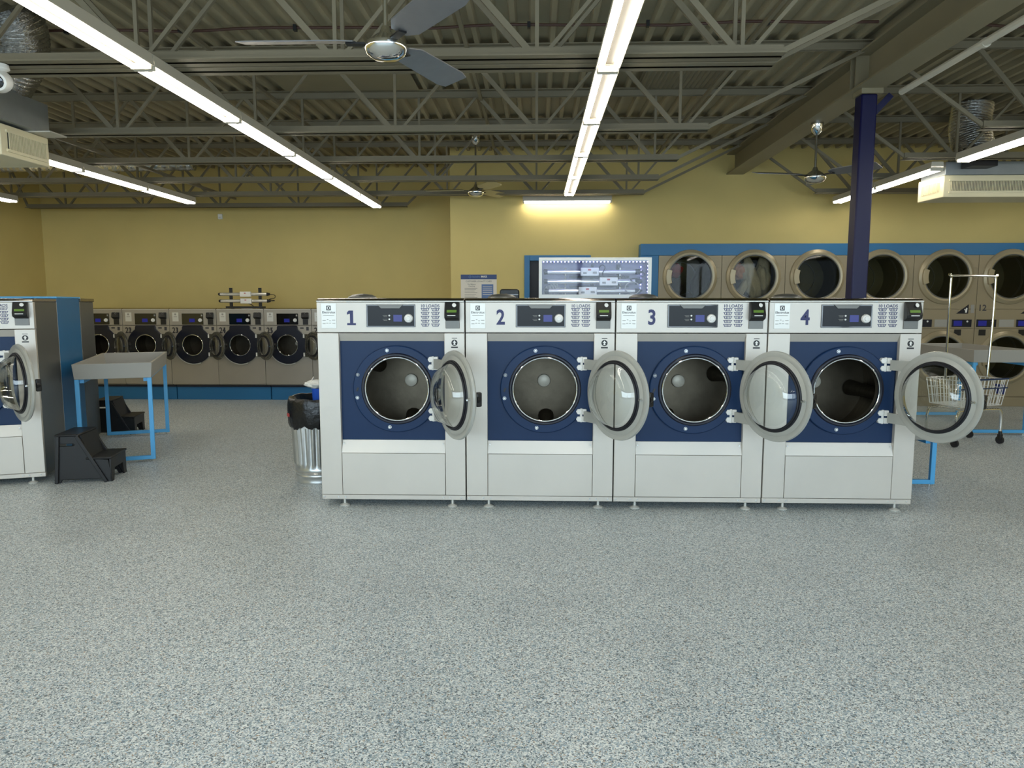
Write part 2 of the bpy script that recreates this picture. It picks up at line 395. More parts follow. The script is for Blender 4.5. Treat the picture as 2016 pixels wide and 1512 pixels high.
# conduits under the deck
def conduit(y, xa, xb, label, z=ZC-.02, m=rust):
    t = thing('conduit', label, 'conduit', (0, y, z))
    n = 40; P = [(xa+(xb-xa)*i/n, .012*math.sin(i*1.7), .008*math.sin(i*.9)-.004) for i in range(n+1)]
    MB().tube(P, .011, 8).build('pipe_run', m, t)
    k = 0; xx = xa+.4
    while xx < xb:
        MB().box(xx-.012, xx+.012, -.018, .018, -.024, .02).build('clip', black, t, smooth=False); xx += .88
conduit(5.68, -7.5, 2.5, 'rust coloured conduit clipped under the roof deck, left of the beam')
conduit(5.8, 2.9, 9.0, 'rust coloured conduit clipped under the roof deck, right of the beam')
# diagonal bridging bars between joists
def bridge(p, q, label):
    tag(MB().bar(p, q, .03, .03).build('bridging_bar', joistm, smooth=False), label, 'bridging bar', 'bridging bars between the roof joists')
bridge((-4.35, 5.4, 2.91), (-4.35, 10.6, 2.91), 'long bridging bar above the joist chords near the hanging box')
bridge((-2.6, 4.6, 3.42), (-2.6, 11.3, 3.42), 'bridging bar under the deck left of the left light row')
bridge((1.62, 5.0, 3.40), (1.62, 10.25, 3.40), 'bridging bar under the deck beside the centre light row')
bridge((5.4, 4.6, 3.42), (5.4, 10.2, 3.42), 'bridging bar under the deck right of the column')
bridge((-.55, 4.5, 3.42), (-.55, 10.25, 3.42), 'bridging bar under the deck above the large fan')

# ------------------------------------------------------------------ fluorescent fixtures
def fixture(loc, rz, label, group):
    t = thing('strip_light', label, 'light fixture', loc, rz, group)
    MB().prism([(-.068, .004, .006), (-.064, .004, .006), (-.058, .004, .03), (.058, .004, .03), (.064, .004, .006), (.068, .004, .006), (.056, .004, .075), (-.056, .004, .075)], (0, 1.212, 0)).build('housing', fixm, t, smooth=False)
    MB().box(-.055, .055, .03, 1.19, .0255, .0285).build('gap_shade_strip', gap_dark, t, smooth=False)  # added dark strip, keeps the gap between the tubes from blowing out
    for sx in (-.041, .041):
        MB().cyl((sx, .03, 0), (sx, 1.19, 0), .0155, 14).build('tube', tubem, t)
    for ya in (.004, 1.194): MB().box(-.06, .06, ya, ya+.022, -.016, .02).build('socket', fixm, t, bevel=.004)
    return t
F0 = None
ordn = ['end', 'second', 'third', 'fourth', 'fifth', 'sixth', 'seventh', 'eighth', 'ninth']
def lrow(x, yend, n, rowname, z=2.745, skipname=None):
    global F0
    for k in range(n):
        if rowname == 'outer left' and k == 3: continue
        lab = 'twin tube strip light, %s from the back in the %s row' % (ordn[k], rowname) if k else 'twin tube strip light at the far end of the %s row' % rowname
        if F0 is None: F0 = fixture((x, yend-1.22, z), 0, lab, 'strip lights of the %s row' % rowname)
        else:
            c = copy_tree(F0); c.location = (x, yend-1.22*(k+1), z); c.rotation_euler = (0, 0, 0); c['label'] = lab; c['group'] = 'strip lights of the %s row' % rowname
lrow(.405, 9.225, 8, 'centre')
lrow(-2.2245, 10.31, 9, 'long left')
lrow(-4.62, 9.81, 8, 'outer left')
lrow(-6.90, 9.59, 8, 'leftmost')
lrow(4.0, 10.02, 2, 'right back')
lrow(4.0, 7.16, 6, 'right front')
lrow(6.9, 9.6, 8, 'outer right')
c = copy_tree(F0); c.location = (1.03, 10.19, 2.79); c.rotation_euler = (0, 0, PI/2); c['label'] = 'single strip light mounted crosswise on the yellow wall above the door'; c['group'] = 'wall strip light'
tag(MB().bar((1.03, 10.277, 2.85), (-.18, 10.277, 2.85), .045, .05).build('light_bracket', fixm), 'white mounting bar between the wall strip light and the yellow wall', 'bracket')

# ------------------------------------------------------------------ fans
def fan(loc, az, rod, label, bm, br=.60, double=False):
    t = thing('ceiling_fan', label, 'ceiling fan', loc)
    MB().lathe([(0, -.055), (.055, -.05), (.088, -.03), (.1, -.008), (.103, .004), (.1, .018), (.085, .03), (.06, .05), (.03, .07), (.018, .1), (0, .1)], (0, 0, 0), (0, 0, 1), 36).build('motor_housing', chrome, t)
    MB().cyl((0, 0, .09), (0, 0, rod-.05), .012).build('down_rod', chrome, t)
    MB().lathe([(.014, rod-.13), (.05, rod-.09), (.06, rod-.02), (.06, rod)], (0, 0, 0), (0, 0, 1), 20).build('canopy', chrome, t)
    for a in az:
        a = math.radians(a)
        m = MB(); m.bar((.08, 0, .02), (.19, 0, .022), .04, .008)
        h = m.build('blade_bracket', black, t, rot=(0, 0, a))
        m = MB(); W0, W1 = .07, .085; n = 8
        P = []
        for i in range(n+1):
            u = i/n; xx = .15+u*(br-.15); ww = W0+(W1-W0)*u*1.0
            if i == 0: ww *= .55
            if i == n: ww *= .8
            P.append((xx, ww))
        tl = math.radians(14)
        top = [(p[0], -p[1]*math.cos(tl), .03+p[1]*math.sin(tl)) for p in P]+[(p[0], p[1]*math.cos(tl), .03-p[1]*math.sin(tl)) for p in P[::-1]]
        m.prism(top, (0, 0, .006)); m.build('blade', bm, t, rot=(0, 0, a))
    return t
fan((-.72, 3.6, 2.63), (180, -55, 68), ZC-2.63, 'large chrome three blade ceiling fan nearest the camera, left of the centre lights', fanm, .70)
fan((2.71, 7.35, 2.63), (-50, 70, 190), 3.16-2.63, 'chrome ceiling fan hanging beside the blue column', fanm, .62)
fan((-.76, 9.3, 2.79), (-62, 58, 178), ZC-2.79, 'small distant ceiling fan in front of the yellow wall corner', fanm2, .62)

# ------------------------------------------------------------------ air units and ducts
def ductpath(P0, n=60):
    # catmull through points
    P = [Vector(p) for p in P0]; P = [P[0]*2-P[1]]+P+[P[-1]*2-P[-2]]; out = []
    for i in range(1, len(P)-2):
        for k in range(n):
            u = k/n; a, b_, c_, d_ = P[i-1], P[i], P[i+1], P[i+2]
            out.append(.5*((2*b_)+(-a+c_)*u+(2*a-5*b_+4*c_-d_)*u*u+(-a+3*b_-3*c_+d_)*u**3))
    out.append(P[-2]); return out
def flexduct(pts, r, label):
    P = ductpath(pts, 36)
    tag(MB().tube(P, r, 28, rf=lambda i: r*(1+.05*math.sin(i*PI/2.0+.4))).build('flexible_duct', foil, ang=80), label, 'duct')
def louver(mb, o, ax, n, w, h):
    pass
t = thing('air_diffuser_box', 'galvanised hanging air box with cream side grille at the upper left edge', 'air unit', (-3.9, 5.35, 2.5))
MB().box(-1.0, .05, -.35, .46, .24, .47).build('sheet_metal_box', galv, t, bevel=.004)
MB().box(-1.02, .16, .30, .5, .228, .238).build('flange', fixm, t)
MB().prism([(0, -.02, 0), (0, .51, 0), (0, .51, .225), (0, -.02, .225)], (-1.0, 0, 0)).build('diffuser_body', creamp, t, bevel=.006)
MB().box(.0, .006, .05, .46, .05, .17).build('grille', grilld, t, smooth=False)
g = MB()
for i in range(26): yy = .055+.4*i/25; g.box(.004, .012, yy, yy+.007, .05, .17)
g.box(.0, .014, .03, .48, .03, .05).box(.0, .014, .03, .48, .17, .19).build('louvers', creamp, t, smooth=False)
t = thing('air_diffuser_box', 'cream louvered air diffuser box hanging at the right edge', 'air unit', (4.15, 7.78, 2.5))
MB().box(.05, 1.3, .02, .5, .225, .36).build('sheet_metal_box', galv, t, bevel=.004)
MB().prism([(0, .45, 0), (.03, 0, 0), (1.4, 0, 0), (1.4, .45, 0)], (0, 0, .22)).build('diffuser_body', creamp, t, bevel=.006)
MB().box(.1, 1.3, -.004, .004, .06, .16).build('grille', grilld, t, smooth=False)
g = MB()
for i in range(80): xx = .1+1.2*i/79; g.box(xx, xx+.006, -.012, 0, .06, .16)
g.box(.08, 1.32, -.014, 0, .04, .06).box(.08, 1.32, -.014, 0, .16, .18).build('louvers', creamp, t, smooth=False)
g = MB()
for i in range(14): yy = .07+.3*i/13; g.box(-.008+.03*(1-yy/.45), .02, yy, yy+.008, .06, .16)
g.build('end_louvers', creamp, t, smooth=False)
flexduct([(-4.07, 5.55, 2.985), (-4.03, 5.55, 3.07), (-3.86, 5.5, 3.25), (-3.78, 5.4, 3.40), (-3.8, 5.3, 3.52)], .2, 'silver foil flexible duct rising from the left hanging air box')
flexduct([(4.6, 8.05, 2.875), (4.61, 8.06, 3.05), (4.58, 8.1, 3.25), (4.6, 8.1, 3.5)], .19, 'silver foil flexible duct above the right hanging diffuser')
flexduct([(5.35, 7.9, 3.2), (5.7, 7.8, 3.24), (6.3, 7.75, 3.28), (6.8, 7.8, 3.4)], .1, 'silver flexible duct running off to the right near the deck')
flexduct([(-6.9, 9.2, 3.12), (-6.2, 9.25, 3.14), (-5.2, 9.2, 3.12), (-4.3, 9.25, 3.14)], .07, 'thin silver duct lying across the joists at the far left')
tag(MB().box(4.35, 4.6, 7.6, 7.78, 2.78, 2.98).build('junction_box', black), 'dark metal junction box beside the right diffuser', 'electrical box')
t = thing('security_camera', 'white dome security camera at the upper left edge', 'security camera', (-3.16, 4.35, 2.815))
MB().lathe([(0, 0), (.05, 0), (.055, -.025), (.03, -.04), (0, -.04)], (0, 0, 0), (0, 0, 1), 24).build('mount', whitep, t)
MB().lathe([(0, .07), (.05, .05), (.065, 0), (.06, -.03), (.055, -.04)], (0, 0, -.095), (.25, -.85, -.25), 28).build('shell', whitep, t)
MB().lathe([(.052, -.01), (.05, .035), (.035, .06), (0, .07)], (0, -.0, -.095), (.25, -.85, -.25), 24).build('lens', gloss_black, t)
t = tag(MB().box(-5.0, -4.93, YB-.03, YB, 2.72, 2.80).cyl((-4.965, YB-.03, 2.74), (-4.965, YB-.05, 2.72), .015).build('wall_sensor', whitep, bevel=.005), 'small white sensor high on the far yellow wall', 'sensor')
# ------------------------------------------------------------------ large front washers
def circ(cx, cz, r, y, n=48): return [(cx+r*math.cos(2*PI*i/n), y, cz+r*math.sin(2*PI*i/n)) for i in range(n)]
def torus(mb, c, ax, R, r, n=48, k=10):
    return mb.lathe([(R+r*math.cos(2*PI*i/k), r*math.sin(2*PI*i/k)) for i in range(k+1)], c, ax, n)
def star_plate(mb, cx, cz, rf, rin, y0, y1, n=96):
    R = []
    for y in (y0, y1):
        R.append([mb.b.verts.new((cx+rf(2*PI*i/n)*math.cos(2*PI*i/n), y, cz+rf(2*PI*i/n)*math.sin(2*PI*i/n))) for i in range(n)])
        R.append([mb.b.verts.new((cx+rin*math.cos(2*PI*i/n), y, cz+rin*math.sin(2*PI*i/n))) for i in range(n)])
    for i in range(n):
        j = (i+1) % n
        mb.b.faces.new((R[0][i], R[0][j], R[1][j], R[1][i])); mb.b.faces.new((R[2][i], R[3][i], R[3][j], R[2][j]))
        mb.b.faces.new((R[0][i], R[2][i], R[2][j], R[0][j])); mb.b.faces.new((R[1][i], R[1][j], R[3][j], R[3][i]))
    return mb
def keyr(a, r0, xe, ze):
    c, s = math.cos(a), math.sin(a)
    if c <= 0: return r0
    t = min(xe/c, ze/abs(s) if abs(s) > 1e-6 else 1e9)
    return max(r0, t)
def make_drum(root, cx, cz, rm, rd, y0, y1, rot, lift=True):
    d = MB().lathe([(rm, 0), (rm+.012, y0-.02), (rd, y0), (rd, y1), (0, y1+.01)], (0, 0, 0), (0, 1, 0), 64).build('drum', brushed, root, loc=(cx, .04, cz))
    MB().lathe([(0, -.020), (.040, -.020), (.047, -.016), (.05, -.006), (.05, .01)], (0, y1, 0), (0, 1, 0), 36).build('hub', hubm, d)
    m = MB()
    for yy in (y0+.16, y0+.19): torus(m, (0, yy, 0), (0, 1, 0), rd-.001, .003, 64, 6)
    m.build('drum_seam', chrome, d)
    if lift:
        for k in range(3):
            a = rot+k*2*PI/3; u = Vector((math.cos(a), 0, math.sin(a)))
            m = MB(); P = [u*(rd-.03)+Vector((0, y0+.06, 0)), u*(rd-.055)+Vector((0, y0+.12, 0)), u*(rd-.06)+Vector((0, y1-.12, 0)), u*(rd-.10)+Vector((0, y1-.005, 0))]
            m.tube(P, .04, 14, rf=lambda i: (.03, .045, .05, .06)[i]); m.build('lifter', brushed, d)
    return d
def make_door(root, hx, hz, R, Rg, Rb, D, ang, y=-.035, thick=.03, bowl=.12, armz=.178, rmat=None):
    d = MB().lathe([(Rg, 0), (Rg+.02, -.004), (R-.03, -.01), (R-.008, -.004), (R, .008), (R-.004, .022), (R-.02, .026), (R-.045, .018), (Rg+.03, .022), (Rg, .03), (Rg, 0)], (-D, 0, 0), (0, 1, 0), 72)
    for s in (-1, 1): d.box(-D+math.sqrt(max(R*R-armz*armz, 0))-.03, -.012, -.004, .016, s*armz-.034, s*armz+.034)
    d = d.build('door', rmat or ringm, root, loc=(hx, y, hz), rot=(0, 0, math.radians(ang)))
    g = MB(); torus(g, (-D, .03, 0), (0, 1, 0), Rg-.006, .009, 64); torus(g, (-D, .043, 0), (0, 1, 0), Rg-.014, .007, 64); g.build('gasket', rubber, d)
    MB().lathe([(Rg-.012, .02), (Rg-.022, .045), (Rb+.006, .05), (Rb, .06), (Rb-.012, bowl*.8), (Rb-.03, bowl*.97), (Rb-.05, bowl), (0, bowl+.006), (0, bowl), (Rb-.052, bowl-.006), (Rb-.036, bowl*.9), (Rb-.02, bowl*.75), (Rb-.008, .06)], (-D, 0, 0), (0, 1, 0), 64).build('glass_bowl', glass, d, ang=60)
    MB().lathe([(.0, -.03), (.016, -.028), (.02, -.02), (.024, -.004), (0, 0)], (-D-R+.026, -.008, 0), (0, 1, 0), 16).build('handle', black, d)
    MB().box(-D-R+.012, -D-R+.042, -.045, -.008, -.045, .045).build('pull_grip', black, d, bevel=.008)
    MB().cyl((-D-R+.05, .02, 0), (-D-R+.05, .045, 0), .009, 12).cyl((-D-R+.05, .045, 0), (-D-R+.03, .05, 0), .006, 8).build('latch_pin', chrome, d)
    return d
def hinge(root, x, z, y=-.04):
    m = MB()
    for dz in (-.026, .026):
        m.cyl((x-.014, y-.006, z+dz), (x-.014, y+.035, z+dz), .021, 6); m.box(x+.008, x+.036, y-.01, y+.03, z+dz-.019, z+dz+.019)
    m.cyl((x+.0, y+.005, z-.048), (x+.0, y+.005, z+.048), .009, 10)
    return m.build('hinge', whitep, root, bevel=.003)
WX, WD = 1.02, .66
def digit_one(cp, x, z, h=.1):
    P = [(-.018, .5), (.012, .5), (.012, -.36), (.030, -.36), (.030, -.5), (-.030, -.5), (-.030, -.36), (-.010, -.36), (-.010, .28), (-.030, .22), (-.030, .36)]
    return MB().prism([(x+p[0], -.0012, z+p[1]*h) for p in P], (0, .0012, 0)).build('number', number_blue, cp, smooth=False)
def big_washer():
    t = thing('washer', 'x', 'washing machine')
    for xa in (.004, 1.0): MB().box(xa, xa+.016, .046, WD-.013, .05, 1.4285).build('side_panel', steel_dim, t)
    b = MB().box(.004, 1.016, WD-.012, WD, .05, 1.428).box(.02, 1.0, .03, WD, .05, .06)
    b.box(.004, .1505, .002, .04, .086, 1.2175).box(.877, 1.016, .002, .04, .086, 1.2175)
    b.box(.004, 1.016, .006, .045, .05, .083)
    b.build('body', steel, t, bevel=.0025)
    cp = MB().box(.004, 1.016, .0, .05, 1.2215, 1.428).build('control_panel', steel, t, bevel=.003)
    digit_one(cp, .243, 1.321)
    npl = MB().box(.036, .140, -.003, .0, 1.25, 1.42).build('nameplate', namep, cp, bevel=.001)
    m = MB(); m.box(.073, .077, -.0045, -.003, 1.372, 1.404).box(.099, .103, -.0045, -.003, 1.372, 1.404).box(.073, .103, -.0045, -.003, 1.372, 1.376).box(.073, .103, -.0045, -.003, 1.400, 1.404)
    m.prism([(.080, -.003, 1.388), (.093, -.003, 1.399), (.093, -.003, 1.377)], (0, -.0015, 0)); torus(m, (.088, -.0035, 1.388), (0, 1, 0), .0125, .0014, 24, 4)
    lg = m.build('logo', ink, cp)
    text('brand_name', 'Electrolux', .022, ink, cp, (.088, -.0035, 1.358), bold=.0002, depth=.001)
    m = MB()
    for xx, zz, ww in ((.045, 1.305, .022), (.075, 1.309, .01), (.09, 1.302, .012), (.11, 1.306, .022), (.045, 1.282, .02), (.07, 1.285, .014), (.09, 1.285, .012), (.112, 1.283, .02), (.05, 1.338, .076)):
        m.box(xx, xx+ww, -.0042, -.003, zz-.002, zz+.0015)
    m.build('fine_print', inkl, cp, smooth=False)
    dm = MB().box(.346, .682, -.006, .004, 1.258, 1.412).build('display_frame', gloss_black, t, bevel=.002)
    MB().box(.356, .674, -.0075, -.005, 1.266, 1.404).build('display_face', dispin, dm)
    MB().prism([(.425, -.0075, 1.411), (.60, -.0075, 1.411), (.575, -.0075, 1.385), (.45, -.0075, 1.385)], (0, -.006, 0)).build('flip_tab', grayp, dm, bevel=.001)
    MB().box(.533, .592, -.009, -.007, 1.296, 1.342).build('lcd_screen', lcd_blue, dm)
    m = MB()
    for zz in (1.312, 1.337): m.cyl((.505, -.007, zz), (.505, -.0095, zz), .006, 12)
    m.build('button', whitep, dm)
    m = MB()
    for zz in (1.312, 1.337): m.box(.46, .492, -.0082, -.007, zz-.001, zz+.001).box(.465, .49, -.0082, -.007, zz-.008, zz-.006)
    m.build('display_caption', inkl, dm, smooth=False)
    MB().lathe([(0, -.03), (.014, -.03), (.016, -.024), (.024, -.022), (.0285, -.016), (.030, -.006), (.030, 0)], (.637, -.006, 1.318), (0, 1, 0), 32).build('knob', whitep, dm)
    text('loads_text', '10 LOADS', .029, number_blue, cp, (.783, -.0012, 1.401), bold=.0004)
    m = MB()
    for r in range(5):
        for c_ in range(2):
            cx, cz = (.749, .819)[c_], 1.378-r*.0262
            m.box(cx-.030, cx+.030, -.0015, 0, cz+.0055, cz+.0085)
            m.prism([(cx-.027, 0, cz+.006), (cx-.022, 0, cz+.006), (cx-.016, 0, cz-.010), (cx-.020, 0, cz-.010)], (0, -.0015, 0))
            m.prism([(cx+.027, 0, cz+.006), (cx+.022, 0, cz+.006), (cx+.016, 0, cz-.010), (cx+.020, 0, cz-.010)], (0, -.0015, 0))
            m.box(cx-.018, cx+.018, -.0015, 0, cz-.011, cz-.008)
            for k in (-.0095, 0, .0095): m.box(cx+k-.002, cx+k+.002, -.0015, 0, cz-.009, cz+.006)
    m.build('load_icons', number_blue, cp, smooth=False)
    # card reader
    cr = MB().prism([(.886, -.002, 1.427), (.886, -.03, 1.427), (.886, -.062, 1.345), (.886, -.055, 1.318), (.886, -.002, 1.300)], (.1, 0, 0)).build('card_reader', black, t, bevel=.006)
    MB().bar((.936, -.0515, 1.3745), (.936, -.0580, 1.3585), .066, .004, up=(0, 1, 0)).build('reader_screen', lcd_green, cr)
    MB().box(.908, .962, -.0655, -.058, 1.336, 1.341).build('card_slot', whitep, cr)
    MB().lathe([(0, -.004), (.012, -.003), (.014, 0), (0, .004)], (.952, -.046, 1.408), (.25, -1, .3), 18).build('status_lamp', whitep, cr)
    MB().box(.888, .984, -.008, 0, 1.250, 1.318).build('coin_plate', grayp, t, bevel=.002)
    # bezel, navy panel, kick band, lower panel
    MB().prism([(.152, .001, 1.2165), (.152, .034, 1.162), (.152, .05, 1.162), (.152, .05, 1.2165)], (.724, 0, 0)).build('sloped_bezel', steel, t)
    MB().holeplate(.1505, .877, .472, 1.163, .036, .044, .545, .832, .226).build('front_panel', navy, t)
    m = MB(); star_plate(m, .540, .830, lambda a: keyr(a, .302, .325, .187), .226, .014, .037); er = m.build('door_surround', navy, t, bevel=.007)
    m = MB(); torus(m, (.545, .016, .832), (0, 1, 0), .236, .013, 64); m.build('raised_lip', navyd, er)
    m = MB(); torus(m, (.545, .008, .832), (0, 1, 0), .2185, .0055, 72); m.build('opening_rim', chrome, t)
    for (x_, z_) in ((.480, 1.098), (.274, .930), (.268, .770), (.490, .565)):
        m = MB().cyl((x_, .016, z_), (x_, .009, z_), .007, 10); torus(m, (x_, .0135, z_), (0, 1, 0), .011, .0025, 16, 6); m.build('bolt', chrome, er)
    MB().bar((.264, .0135, .815), (.275, .0135, .84), .012, .003, up=(0, 1, 0)).build('latch_slot', black, er)
    MB().prism([(.152, .036, .470), (.152, .001, .384), (.152, .045, .384)], (.724, 0, 0)).build('kick_band', kickm, t)
    m = MB()
    for xx in (.166, .86): m.cyl((xx, .019, .447), (xx, .012, .447), .0055, 10)
    m.build('screw', chrome, t)
    MB().box(.153, .8745, .001, .02, .087, .381).build('lower_panel', steel, t, bevel=.002)
    m = MB()
    for xx in (.02, .12, .17, .86, .905, .985): m.cyl((xx, .007, .068), (xx, .001, .068), .006, 8)
    m.build('plinth_screw', chrome, t)
    # sticker
    st = MB().cyl((.947, .0025, 1.152), (.947, .0005, 1.152), .021, 28).box(.924, .970, .0005, .0025, 1.116, 1.126).box(.929, .966, .0005, .0025, 1.181, 1.185).build('notice_sticker', black, t)
    MB().lathe([(0, 0), (.0045, -.0005)], (.947, .0002, 1.163), (0, 1, 0), 12).prism([(.935, .0008, 1.154), (.941, .0008, 1.160), (.953, .0008, 1.160), (.959, .0008, 1.154), (.951, .0008, 1.153), (.954, .0008, 1.139), (.940, .0008, 1.139), (.943, .0008, 1.153)], (0, -.0008, 0)).build('sticker_figure', whitep, st, smooth=False)
    # lid and soap hatch
    MB().prism([(.004, -.004, 1.431), (.004, -.004, 1.437), (.004, .012, 1.447), (.004, .05, 1.455), (.004, WD, 1.455), (.004, WD, 1.431)], (1.012, 0, 0)).build('lid', lidm, t, bevel=.002)
    MB().box(.006, 1.014, -.0065, -.0035, 1.4315, 1.4365).build('lid_trim', namep, t)
    MB().lathe([(.105, 0), (.1, .012), (.07, .026), (.03, .032), (0, .033)], (.235, .36, 1.455), (0, 0, 1), 36).build('soap_hatch', steel_dim, t)
    for (x_, y_) in ((.156, .035), (.92, .035), (.156, .58), (.92, .58)):
        m = MB().lathe([(0, 0), (.034, 0), (.035, .006), (.02, .014), (.009, .018), (.009, .06)], (x_, y_, 0), (0, 0, 1), 20)
        m.build('foot', namep, t)
    for z_ in (1.010, .654): hinge(t, .795, z_, .01)
    return t
Dn = 4.94; X0 = -1.502
W1 = big_washer()
make_drum(W1, .545, .832, .222, .37, .085, .555, -PI/2+.06)
make_door(W1, .815, .832, .29, .225, .195, .345, 121, y=-.01)
def setnum(t, s):
    cp = [c for c in t.children if c.name.startswith('control_panel')][0]
    for c in cp.children:
        if c.name.split('.')[0] == 'number': bpy.data.objects.remove(c)
    if s: text('number', s, .14, number_blue, cp, (.243, -.0012, 1.321), bold=.0035, sx=.85)
def setrot(t, door, dr):
    for c in t.children:
        n = c.name.split('.')[0]
        if n == 'door': c.rotation_euler.z = math.radians(door)
        if n == 'drum': c.rotation_euler.y = dr
W1.location = (X0, Dn, 0)
W1['label'] = 'front washer numbered 1, leftmost of the row of four, beside the metal trash can'; W1['group'] = 'four large front washers'
for k, (lab, da, dr) in enumerate((('front washer numbered 2, second from the left in the row of four', 125, 0.0), ('front washer numbered 3, directly below the right end of the lit cabinet', 120, -1.72), ('front washer numbered 4, rightmost of the row, its open door covering the cart', 118, -1.35))):
    c = copy_tree(W1); c.location = (X0+WX*(k+1), Dn, 0); c['label'] = lab; setnum(c, str(k+2)); setrot(c, da, dr)
A = math.radians(20.2)
CL = Vector((-3.886, 5.53)); dside = Vector((-math.sin(A), math.cos(A))); dfr = Vector((math.cos(A), math.sin(A)))
c = copy_tree(W1); p = CL-dfr*WX; c.location = (p.x, p.y, 0); c.rotation_euler = (0, 0, A); setnum(c, ''); setrot(c, 121, .3)
c['label'] = 'large washer cut off by the left edge of the photo, beside the black step stool'; c['group'] = 'large washer of the left row'
# side skin of left washer is visible: galvanised lid edge is part of it already
def inrow(s, u):  # along side s, left u
    q = CL+dside*s-dfr*u; return (q.x, q.y)
t = thing('machine_bulkhead', 'bright blue bulkhead panel standing behind the left edge washer', 'bulkhead', (*inrow(.67, 0), 0), A)
MB().box(-2.2, -.005, 0, .50, 0, 1.46).build('side_panel', blue, t, bevel=.004)
MB().box(-2.2, -.01, .505, .80, 0, 1.46).build('side_panel', blue, t, bevel=.004)
MB().box(-2.2, 0.0, -.01, .81, 1.46, 1.475).build('top_cap', bluel, t, bevel=.003)
t = thing('washer', 'steel backed washer facing away, behind the blue bulkhead on the left', 'washing machine', (*inrow(1.49, 0), 0), A)
MB().box(-1.02, -.01, 0, .56, .05, 1.43).build('body', steel_dim, t, bevel=.004)
MB().box(-1.02, 0.0, 0, .57, 1.43, 1.46).build('lid', lidm, t, bevel=.004)
for (x_, y_) in ((-.08, .06), (-.9, .06), (-.08, .5), (-.9, .5)): MB().cyl((x_, y_, 0), (x_, y_, .052), .02, 12).build('foot', chrome, t)
# bulkhead behind the front row
t = thing('machine_bulkhead', 'blue bulkhead behind the four front washers carrying the lit cabinet', 'bulkhead', (X0, Dn+WD+.01, 0))
MB().box(.04, 4.08, 0, .9, 0, 1.425).build('side_panel', blue, t, bevel=.004)
MB().box(.035, 4.085, 0, .905, 1.425, 1.445).build('top_cap', bluel, t, bevel=.003)

# ------------------------------------------------------------------ back row of small washers
def small_washer():
    W = .697; t = thing('washer', 'x', 'washing machine', (0, 0, 0))
    MB().box(.003, .02, .02, .75, 0, 1.10).box(W-.02, W-.003, .02, .75, 0, 1.10).box(.003, W-.003, .73, .75, 0, 1.10).box(.02, W-.02, .02, .75, 0, .015).build('body', steelb, t, bevel=.003)
    MB().holeplate(.003, W-.003, .015, .868, 0, .02, .345, .588, .18).build('front_panel', steelb, t, bevel=.003)
    cp = MB().box(.003, W-.003, 0, .05, .874, 1.10).build('control_panel', steelb, t, bevel=.003)
    MB().prism([(.003, -.005, 1.10), (.003, -.005, 1.108), (.003, .03, 1.12), (.003, .75, 1.12), (.003, .75, 1.10)], (W-.006, 0, 0)).build('lid', lidm, t)
    MB().box(.005, W-.005, -.008, -.005, 1.1, 1.108).build('lid_trim', namep, t)
    m = MB(); star_plate(m, .345, .588, lambda a: max(keyr(a, .272, .32, .15), (min(.284/math.sin(a), .15/abs(math.cos(a)) if abs(math.cos(a)) > 1e-6 else 9) if math.sin(a) > 0 else 0)), .15, -.03, .005); ds = m.build('door_surround', navyd, t, bevel=.008)
    m = MB(); m.lathe([(.279+.008*math.cos(q), .008*math.sin(q)) for q in [2*PI*i/6 for i in range(7)]], (.345, -.014, .588), (0, 1, 0), 40, PI*.38, PI*.96); m.build('rim_highlight_arc', namep, ds)  # light catching the steel rim's lower left, built as a pale arc
    m = MB(); torus(m, (.345, -.03, .588), (0, 1, 0), .15, .006, 48); m.build('opening_rim', chrome, t)
    d = MB().lathe([(.15, 0), (.16, .04), (.25, .05), (.25, .42), (0, .43)], (0, 0, 0), (0, 1, 0), 48).build('drum', brushed, t, loc=(.345, 0, .588))
    MB().lathe([(0, -.02), (.03, -.015), (.033, 0)], (0, .42, 0), (0, 1, 0), 24).build('hub', hubm, d)
    dm = MB().box(.19, .505, -.006, .002, .885, 1.045).build('display', gloss_black, t, bevel=.002)
    MB().box(.30, .38, -.008, -.005, .92, .97).build('lcd_screen', lcd_blue, dm)
    MB().lathe([(0, -.02), (.022, -.018), (.028, 0)], (.46, -.006, .948), (0, 1, 0), 24).build('knob', whitep, dm)
    MB().box(.475, .495, -.008, -.005, 1.005, 1.03).build('label_square', inkl, dm)
    cr = MB().prism([(.56, 0, 1.06), (.56, -.03, 1.06), (.56, -.05, .99), (.56, 0, .965)], (.1, 0, 0)).build('card_reader', black, t, bevel=.005)
    MB().lathe([(0, -.004), (.012, -.002), (.013, .002)], (.625, -.035, 1.045), (0, -1, .4), 12).build('status_lamp', whitep, cr)
    MB().box(.575, .65, -.01, 0, .885, .965).build('coin_plate', black, t)
    MB().box(.05, .14, -.003, 0, .93, 1.06).build('nameplate', namep, t)
    MB().box(.082, .108, -.0045, -.003, 1.02, 1.046).box(.07, .12, -.0045, -.003, .995, 1.003).build('logo', inkl, t, smooth=False)
    m = MB().box(.62, .655, -.003, 0, .80, .85).box(.53, .58, -.003, 0, .825, .845).build('notice_sticker', ink, t, smooth=False)
    for z_ in (.72, .455):
        MB().cyl((.60, -.05, z_-.025), (.60, -.05, z_+.025), .018, 10).build('hinge', whitep, t)
    return t
S0 = small_washer(); SY, SZ = 10.45, .216
make_door(S0, .61, .588, .205, .15, .125, .225, 142, y=-.05, bowl=.08, armz=.13, rmat=ringd)
SXS = [-6.734+.697*k for k in range(7)]
labs = ['small back row washer left of number 22, mostly hidden by the blue bulkhead', 'small back row washer numbered 22, behind the gray tray table', 'small back row washer numbered 23, just right of the gray tray table',
        'small back row washer numbered 24, under the left half of the small tube filter rack', 'small back row washer numbered 25, left of the trash can', 'small back row washer numbered 26, mostly hidden behind front washer 1', 'small back row washer wholly behind front washer 1']
